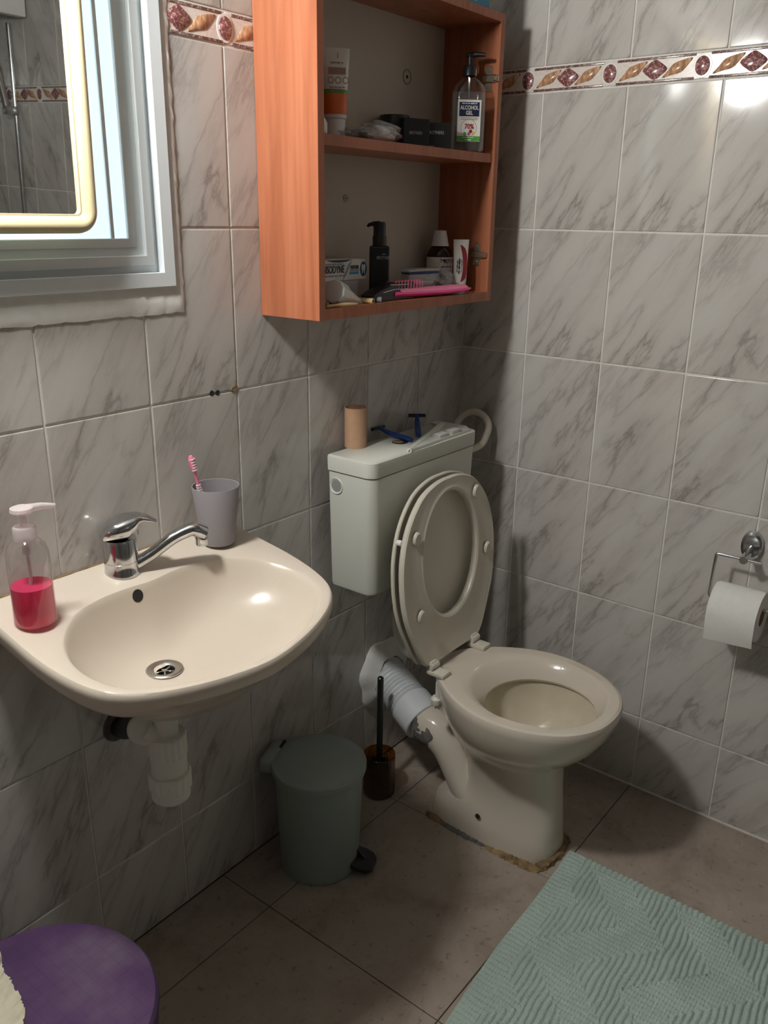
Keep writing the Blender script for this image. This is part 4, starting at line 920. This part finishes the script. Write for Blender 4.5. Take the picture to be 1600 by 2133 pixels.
    def up(P, y): # local (x, height) -> 3D with lean, y = distance in front of the hinge plane (negative = towards room)
        return [(p[0], SYH+oy+y*math.cos(lean)+p[1]*math.sin(lean), SZH+p[1]*math.cos(lean)-y*math.sin(lean)) for p in P]
    O, H = seat_out(), hole(); c = np.array([0, .24])
    sc = lambda P, k: c+(P-c)*k
    st = part('seat', loft([up(sc(H, 1.0), .001), up(O, .001) if False else up(sc(O, .985), .0), up(O, -.004), up(O, -.011), up(sc(O, .985), -.0145), up(sc(O, .96), -.0125), up(sc(H, 1.10), -.0125), up(sc(H, 1.04), -.0155), up(H, -.013), up(sc(H, .985), -.008), up(sc(H, 1.0), .001)]), M['seat'], t)
    L = seat_out(1.012, -.001)
    ld = part('seat_lid', loft([up(sc(L, .05), .030), up(sc(L, .5), .029), up(sc(L, .85), .026), up(sc(L, .97), .022), up(L, .017), up(L, .011), up(sc(L, .985), .0095), up(sc(L, .93), .013), up(sc(L, .5), .018), up(sc(L, .05), .020)], True, True, True), M['seat'], t)
    for x_, h_ in ((.105, .368), (-.135, .318), (.150, .215), (-.128, .135)):
        q = up([(x_, h_)], -.014)[0]; part('buffer', lathe([(.0135, 0), (.0135, .004), (.011, .007), (0, .008)], 20, .9, 1.2), M['seat'], st, q, (PI/2+lean, 0, 0))
    q = up([(-.168, .315)], .005)[0]; part('buffer', lathe([(.006, -.006), (.007, 0), (.006, .006)], 14, cap=True), M['white'], ld, q, (PI/2, 0, 0))
    for s in (-1, 1):
        hx = s*.087
        hb = part('hinge', rbox(.034, .046, .011, .003, 2), M['seat'], t, (hx, -.262+oy, RZ)); hb['label'] = 'cream plastic seat hinge'
        part('knuckle', shift(lathe([(.009, -.015), (.0095, -.013), (.0095, .013), (.009, .015)], 18, cap=True), (0, .016, .018), (0, PI/2, 0)), M['seat'], hb)
        part('arm', rbox(.026, .014, .020, .003, 2), M['seat'], hb, (0, .020, .010)); part('bolt', lathe([(.006, -.09), (.006, -.02)], 10, cap=True), M['pvc'], hb, (0, 0, 0)); part('wing_nut', lathe([(.012, -.078), (.013, -.074), (.013, -.064), (.008, -.058)], 12, cap=True), M['pvc'], hb, (0, .004, 0))
toilet()
def connector():
    w = np.array([-.315, -.004, .262]); o = np.array([TX-.004, -.172, .2045]); d = o-w; L = np.linalg.norm(d)
    t = thing('waste_connector', 'white corrugated waste pipe joining the toilet to the wall', 'pipe', tuple(w))
    n = 90; path = [d*(i/(n-1)) for i in range(n)]; rad = []
    for i in range(n):
        s = i/(n-1)
        if s < .66: q = .0505+.003*math.sin(s*2*PI*17)
        elif s < .69: q = .052
        else: q = .0555 if s < .98 else .0545
        rad.append(q)
    part('corrugated_sleeve', tube(path[:60], rad[:60], 32), M['pvc2'], t); part('collar', tube([d*s for s in (.655, .66, .99, 1.0)], [.052, .0555, .0562, .054], 32), M['pvc2'], t)
    dm = part('plaster_collar', shift(lathe([(.098, .0), (.094, .006), (.080, .014), (.064, .022), (.054, .027), (.050, .022)], 36), (w[0]*0, 0, 0)), M['plaster'], wl, (w[0], 0, w[2]), RA); dm['label'] = 'plaster patch around the waste outlet'
    for v in dm.data.vertices:
        a = math.atan2(v.co.y, v.co.x); k = 1+.06*math.sin(3*a+1)+.05*math.sin(7*a); v.co.x *= k; v.co.y *= k
connector()

# ------------------------------------------------------------------ bin and brush
def pedal_bin():
    t = thing('pedal_bin', 'grey green plastic pedal bin with a domed lid beside the basin', 'bin', (-.712, -.133, 0), (0, 0, math.radians(-68)))
    h = .262
    part('body', lathe([(0, .004), (.080, .004), (.083, 0), (.087, .002), (.0885, .01), (.097, h-.012), (.0975, h), (.093, h)], 56), M['bin'], t)
    ld = part('lid', lathe([(.0945, h-.014), (.1035, h-.014), (.1045, h-.010), (.1045, h+.001), (.1025, h+.0035), (.094, h+.004), (.088, h+.008), (.070, h+.012), (.035, h+.014), (0, h+.0145)], 56), M['bin'], t)
    hg = part('hinge_housing', join(shift(rbox(.036, .088, .036, .012, 3), (-.110, 0, h-.028))), M['bin'], t); part('hinge_slot', shift(rbox(.006, .03, .012, .001, 1), (0, 0, 0)), M['dark'], hg, (-.0985, .030, h-.004))
    pr = [(.0, -.031), (.018, -.034), (.040, -.030), (.050, -.018), (.052, 0), (.050, .018), (.040, .030), (.018, .034), (.0, .031)]
    pd = part('pedal', prism(pr, .012, .003), M['black'], t, (.080, 0, .022), (0, math.radians(14), 0)); part('pedal_arm', shift(rbox(.035, .024, .010, .002, 1), (.070, 0, .018)), M['black'], t); part('pedal_fin', prism([(0, 0), (.03, 0), (0, .022)], .004), M['black'], pd, (0, .002, .010), RA)
pedal_bin()
def brushset():
    bx, by = -.437, -.088
    t = thing('brush_holder', 'amber glass toilet brush holder standing between the bin and the toilet', 'brush holder', (bx, by, 0)); H = .115
    part('glass', lathe([(0, .006), (.036, .006), (.0385, .010), (.0385, H), (.0395, H+.0008), (.0405, H), (.0405, .004), (.038, .0005), (0, .0005)], 40), M['amber'], t)
    b = thing('toilet_brush', 'black toilet brush standing in the amber holder', 'toilet brush', (bx, by, .008))
    hp_ = bp(793, 1410, Y, by); dx, dz = hp_[0]-bx, hp_[2]-.008
    part('handle', tube([(0, 0, .07), (dx*.5, 0, dz*.55), (dx, 0, dz-.003), (dx, 0, dz)], [.0078, .0078, .0078, .005], 16), M['black'], b)
    r_ = np.random.default_rng(2); bb = [lathe([(0, .002), (.026, .004), (.032, .02), (.033, .07), (.026, .078), (0, .08)], 24)]
    for i in range(150):
        a = r_.uniform(0, 2*PI); q = r_.uniform(.008, .030); bb.append(tube([(q*math.cos(a), q*math.sin(a), .070), ((q+.003)*math.cos(a+.1), (q+.003)*math.sin(a+.1), .082+r_.uniform(0, .012))], [.0011, .0006], 4))
    o = part('bristles', join(*bb), M['black'], b); o['kind'] = 'stuff'
brushset()
# ------------------------------------------------------------------ paper holder
def holder():
    p = bp(1568, 1135, X, 0.)
    t = thing('paper_holder', 'chrome toilet paper holder screwed to the right tiled wall', 'paper holder', (0, p[1], p[2])); cyl = lambda a: a
    # local axes: use world offsets (x out of the wall is negative)
    rings = []
    for k, xo in ((1.0, 0), (1.0, -.004), (.93, -.010), (.75, -.0125), (.70, -.0105), (.3, -.009), (0.02, -.009)):
        rings.append([(xo, -.0235*k*math.cos(a)*1., .034*k*math.copysign(abs(math.sin(a))**.85, math.sin(a))) for a in np.linspace(0, 2*PI, 40, endpoint=False)])
    part('wall_plate', loft(rings, True, False, True), M['chrome'], t)
    ax_ = -.062; e = bp(1550, 1166, X, ax_)-np.array([0, p[1], p[2]])
    part('arm', tube([(-.008, e[1]*.2, e[2]*.45), (-.03, e[1]*.6, e[2]*.75), (ax_, e[1], e[2]), (ax_-.006, e[1], e[2])], [.008, .0085, .009, .0085], 16), M['chrome'], t)
    a = bp(1586, 1174, X, ax_)-np.array([0, p[1], p[2]]); b = bp(1492, 1156, X, ax_)-np.array([0, p[1], p[2]])
    zr = -.155+.0; rc = bp(1573, 1268, X, ax_)-np.array([0, p[1], p[2]])
    ybar, zbar = e[1], e[2]; yl = b[1]; zr = rc[2]
    pth = [(ax_, a[1], zbar), (ax_, ybar, zbar), (ax_, yl-.008, zbar), (ax_, yl-.002, zbar-.002), (ax_, yl, zbar-.010), (ax_, yl+.002, zr+.02), (ax_, yl+.002, zr+.008), (ax_, yl-.004, zr), (ax_, yl-.02, zr), (ax_, yl-.145, zr)]
    part('bar', tube(crom(pth, 60), .0035, 12), M['chrome'], t)
    # roll
    rl = thing('toilet_roll', 'white toilet paper roll with a loose sheet hanging on the chrome holder', 'toilet roll', (ax_, p[1]+yl-.063, p[2]+zr)); R_, hw = .056, .051
    off = -.016
    def rg(r, y): return [(r*math.cos(a), y, r*math.sin(a)+off) for a in np.linspace(0, 2*PI, 48, endpoint=False)]
    part('paper', loft([rg(.0205, -hw), rg(R_-.002, -hw), rg(R_, -hw+.002), rg(R_, hw-.002), rg(R_-.002, hw), rg(.0205, hw)]), M['paper'], rl, smooth=30)
    part('core', loft([rg(.0205, -hw+.0005), rg(.0205, hw-.0005), rg(.0195, hw-.0005), rg(.0195, -hw+.0005), rg(.0205, -hw+.0005)]), M['card'], rl)
    sh = []
    for i in range(22):
        u = i/21; row = []
        for k in range(9):
            y = -hw+2*hw*k/8
            if u < .45: a = PI*.5+u/.45*PI*.5; q = (R_+.001); x_, z_ = q*math.cos(a), q*math.sin(a)+off
            else: 
                s = (u-.45)/.55; ln = .058+.006*(k/8); x_ = -(R_+.001)+.010*s*s+.0012*math.sin(k*1.3+s*7)*s; z_ = off-ln*s
            row.append((x_, y, z_))
        sh.append(row)
    part('loose_sheet', loft(sh, False), M['paper'], rl)
holder()
# ------------------------------------------------------------------ bath mat
def mat():
    c0 = np.array([-.330, -.571]); ang = math.radians(3.0)
    ex = np.array([-math.cos(ang), -math.sin(ang)]); ey = np.array([.018, -1.]); ey /= np.linalg.norm(ey)
    Lx, Ly, st = .86, .56, .00165
    nx, ny = int(Lx/st), int(Ly/st); u = np.linspace(0, Lx, nx)[:, None]; v = np.linspace(0, Ly, ny)[None, :]
    wob = .0012*np.sin(u*70+v*31)+.001*np.sin(v*90-u*23)
    tri = np.abs(((u/.30) % 1)*2-1); bandi = np.floor((v+.15*tri+.01*np.sin(u*11))/.095).astype(int) % 2
    edge = (v < .045) | (u < .025)
    rp = .0122
    r1 = np.abs(np.sin(PI*(v+wob)/rp))**.7*(.8+.2*np.sin(2*PI*u/.0062+7*np.floor((v+wob)/rp)))
    r2 = np.abs(np.sin(PI*(u+wob)/rp))**.7*(.8+.2*np.sin(2*PI*v/.0062+7*np.floor((u+wob)/rp)))
    h = np.where(edge, np.where(v < .045, r2*.75, r1*.7), np.where(bandi == 0, r2, r1))
    h = .005+.0095*h+.0012*np.sin(u*9+1)*np.sin(v*13)+rng.normal(0, .00025, (nx, ny))
    d = np.minimum(np.minimum(u, Lx-u), np.minimum(v, Ly-v)); h = h*np.clip(d/.006, .12, 1)**.5
    bulge = -.018*np.sin(np.clip(u/.75, 0, 1)*PI)*np.clip(1-v/.25, 0, 1)*0
    Px = c0[0]+u*ex[0]+v*ey[0]; Py = c0[1]+u*ex[1]+v*ey[1]+(.012*np.sin((u/.6)*PI-.4)-.004)*np.clip(1-v/.3, 0, 1)*np.clip((u-.12)/.2, 0, 1)
    loc = np.array([c0[0]-.4, c0[1]-.28, 0])
    V = np.stack([Px-loc[0], Py-loc[1], h+.0005+0*Px], -1).reshape(-1, 3)
    idx = np.arange(nx*ny).reshape(nx, ny); F = np.stack([idx[:-1, :-1], idx[:-1, 1:], idx[1:, 1:], idx[1:, :-1]], -1).reshape(-1, 4)
    me = bpy.data.meshes.new('bath_mat'); me.vertices.add(len(V)); me.vertices.foreach_set('co', V.ravel()); me.loops.add(F.size); me.loops.foreach_set('vertex_index', F.ravel().astype(np.int32))
    me.polygons.add(len(F)); me.polygons.foreach_set('loop_start', np.arange(0, F.size, 4, dtype=np.int32)); me.polygons.foreach_set('use_smooth', [True]*len(F)); me.update(calc_edges=True); me.validate()
    me.materials.append(M['mat'])
    t = thing('bath_mat', 'pale sage ribbed chenille bath mat on the floor before the toilet', 'bath mat', tuple(loc)); link('pile', me, t)['kind'] = 'stuff'
    per = [(0, 0), (Lx, 0), (Lx, Ly), (0, Ly)]
    b = []
    for a_, b_ in per: b.append((c0[0]+a_*ex[0]+b_*ey[0]-loc[0], c0[1]+a_*ex[1]+b_*ey[1]-loc[1]))
    part('backing', prism(b[::-1], .0015), M['mat'], t, (0, 0, 0.0002))
mat()
# ------------------------------------------------------------------ purple stool with a cloth on it
def stool():
    c = (-1.455, -.255); H = .30
    t = thing('round_stool', 'round stool under a purple checked cover below the basin', 'stool', (c[0], c[1], 0)); r = .172
    rings = []; n = 64
    for k, z in ((.93, .05), (.95, .12), (.965, .2), (.985, .265), (1., .285), (.995, .293), (.97, .299), (.9, .301), (.6, .302), (.3, .302), (.02, .3025)):
        rings.append([(r*k*math.cos(2*PI*j/n)*(1+(.02*math.sin(9*2*PI*j/n)*(z < .2))), r*k*math.sin(2*PI*j/n)*(1+(.02*math.sin(9*2*PI*j/n)*(z < .2))), z) for j in range(n)])
    part('cover', loft(rings, True, False, True), M['purple'], t); part('seat_board', lathe([(0, .27), (r*.93, .27), (r*.93, .295), (0, .295)], 32), M['wood'], t)
    for k in range(4):
        a = PI/4+k*PI/2; part('leg', tube([(.11*math.cos(a), .11*math.sin(a), .27), (.13*math.cos(a), .13*math.sin(a), 0)], .013, 12), M['wood'], t)
    a, b, d = bp(2, 1972, Z, H), bp(50, 2090, Z, H), bp(30, 2040, Z, H)
    r_ = np.random.default_rng(8); pts = [bp(px, py, Z, .304) for px, py in ((-3, 1970), (4, 2000), (8, 2022), (20, 2040), (30, 2060), (40, 2075), (46, 2092), (51, 2110), (50, 2133), (44, 2160), (30, 2185))]
    cr = crom([p[:2] for p in pts], 60); cr += r_.normal(0, .0009, cr.shape); o = np.array([c[0]-.08, c[1]-.08]); rings = []
    inner = cr+(np.array([-1.60, -.30])-cr)*.35
    rings = [[(p[0]-o[0], p[1]-o[1], 0) for p in cr], [(p[0]-o[0], p[1]-o[1], .006+.002*math.sin(i*.7)) for i, p in enumerate(cr)], [(p[0]-o[0], p[1]-o[1], .009+.002*math.sin(i*.4)) for i, p in enumerate(cr+(np.array([-1.6, -.3])-cr)*.12)], [(p[0]-o[0], p[1]-o[1], .008) for p in inner], [(p[0]-o[0], p[1]-o[1], 0) for p in inner]]
    tag(part('face_cloth', loft(rings, False), M['cream'], None, (o[0], o[1], .3026)), 'cream cloth with a frayed edge lying on the purple stool', 'cloth')
stool()
# ------------------------------------------------------------------ shower end (seen only in the mirror)
t = thing('shower_screen', 'white framed shower screen seen in the mirror', 'shower screen', (-.95, -1.95, 0))
part('top_rail', boxes((-1.05, .93, -.02, .02, 1.93, 1.99)), M['liner'], t, smooth=False); part('post', boxes((.20, .245, -.018, .018, 0, 1.93)), M['liner'], t, smooth=False); part('bottom_rail', boxes((-1.05, .93, -.02, .02, 0, .05)), M['liner'], t, smooth=False)
t = thing('hand_shower', 'dark hand shower on a chrome riser seen in the mirror', 'shower head', (-.012, -2.06, 1.5))
part('riser', tube([(0, 0, -.4), (0, 0, .42)], .009, 12), M['chrome'], t); part('handle', tube([(-.03, 0, .12), (-.06, 0, .28), (-.10, 0, .34)], [.012, .013, .016], 12), M['steel'], t); part('rose', shift(lathe([(0, .01), (.045, .008), (.048, 0), (.02, -.012), (0, -.014)], 24), (-.115, 0, .345), (PI, .5, 0)), M['rubber'], t); part('bracket', shift(rbox(.05, .03, .03, .005, 2), (-.02, 0, .12)), M['chrome'], t)

# ------------------------------------------------------------------ lamp
def pendant():
    c = (-1.45, -.185, 1.875)
    t = thing('pendant_lamp', 'opal glass globe lamp hanging from the ceiling by the window', 'lamp', (c[0], c[1], ZC)); dz = c[2]-ZC; r = .07
    part('globe', shift(lathe([(0, -r)]+[(r*math.cos(a), r*math.sin(a)) for a in np.linspace(-1.4, 1.2, 14)], 32), (0, 0, dz)), M['globe'], t, smooth='all')
    part('socket', shift(lathe([(.03, r*.88), (.03, r+.03), (.012, r+.045), (0, r+.045)], 24), (0, 0, dz)), M['frame'], t)
    part('cord', tube([(0, 0, dz+r+.04), (0, 0, -.01)], .003, 8), M['frame'], t); part('ceiling_rose', lathe([(.045, 0), (.045, -.012), (.012, -.024), (0, -.024)], 24), M['frame'], t)
pendant()
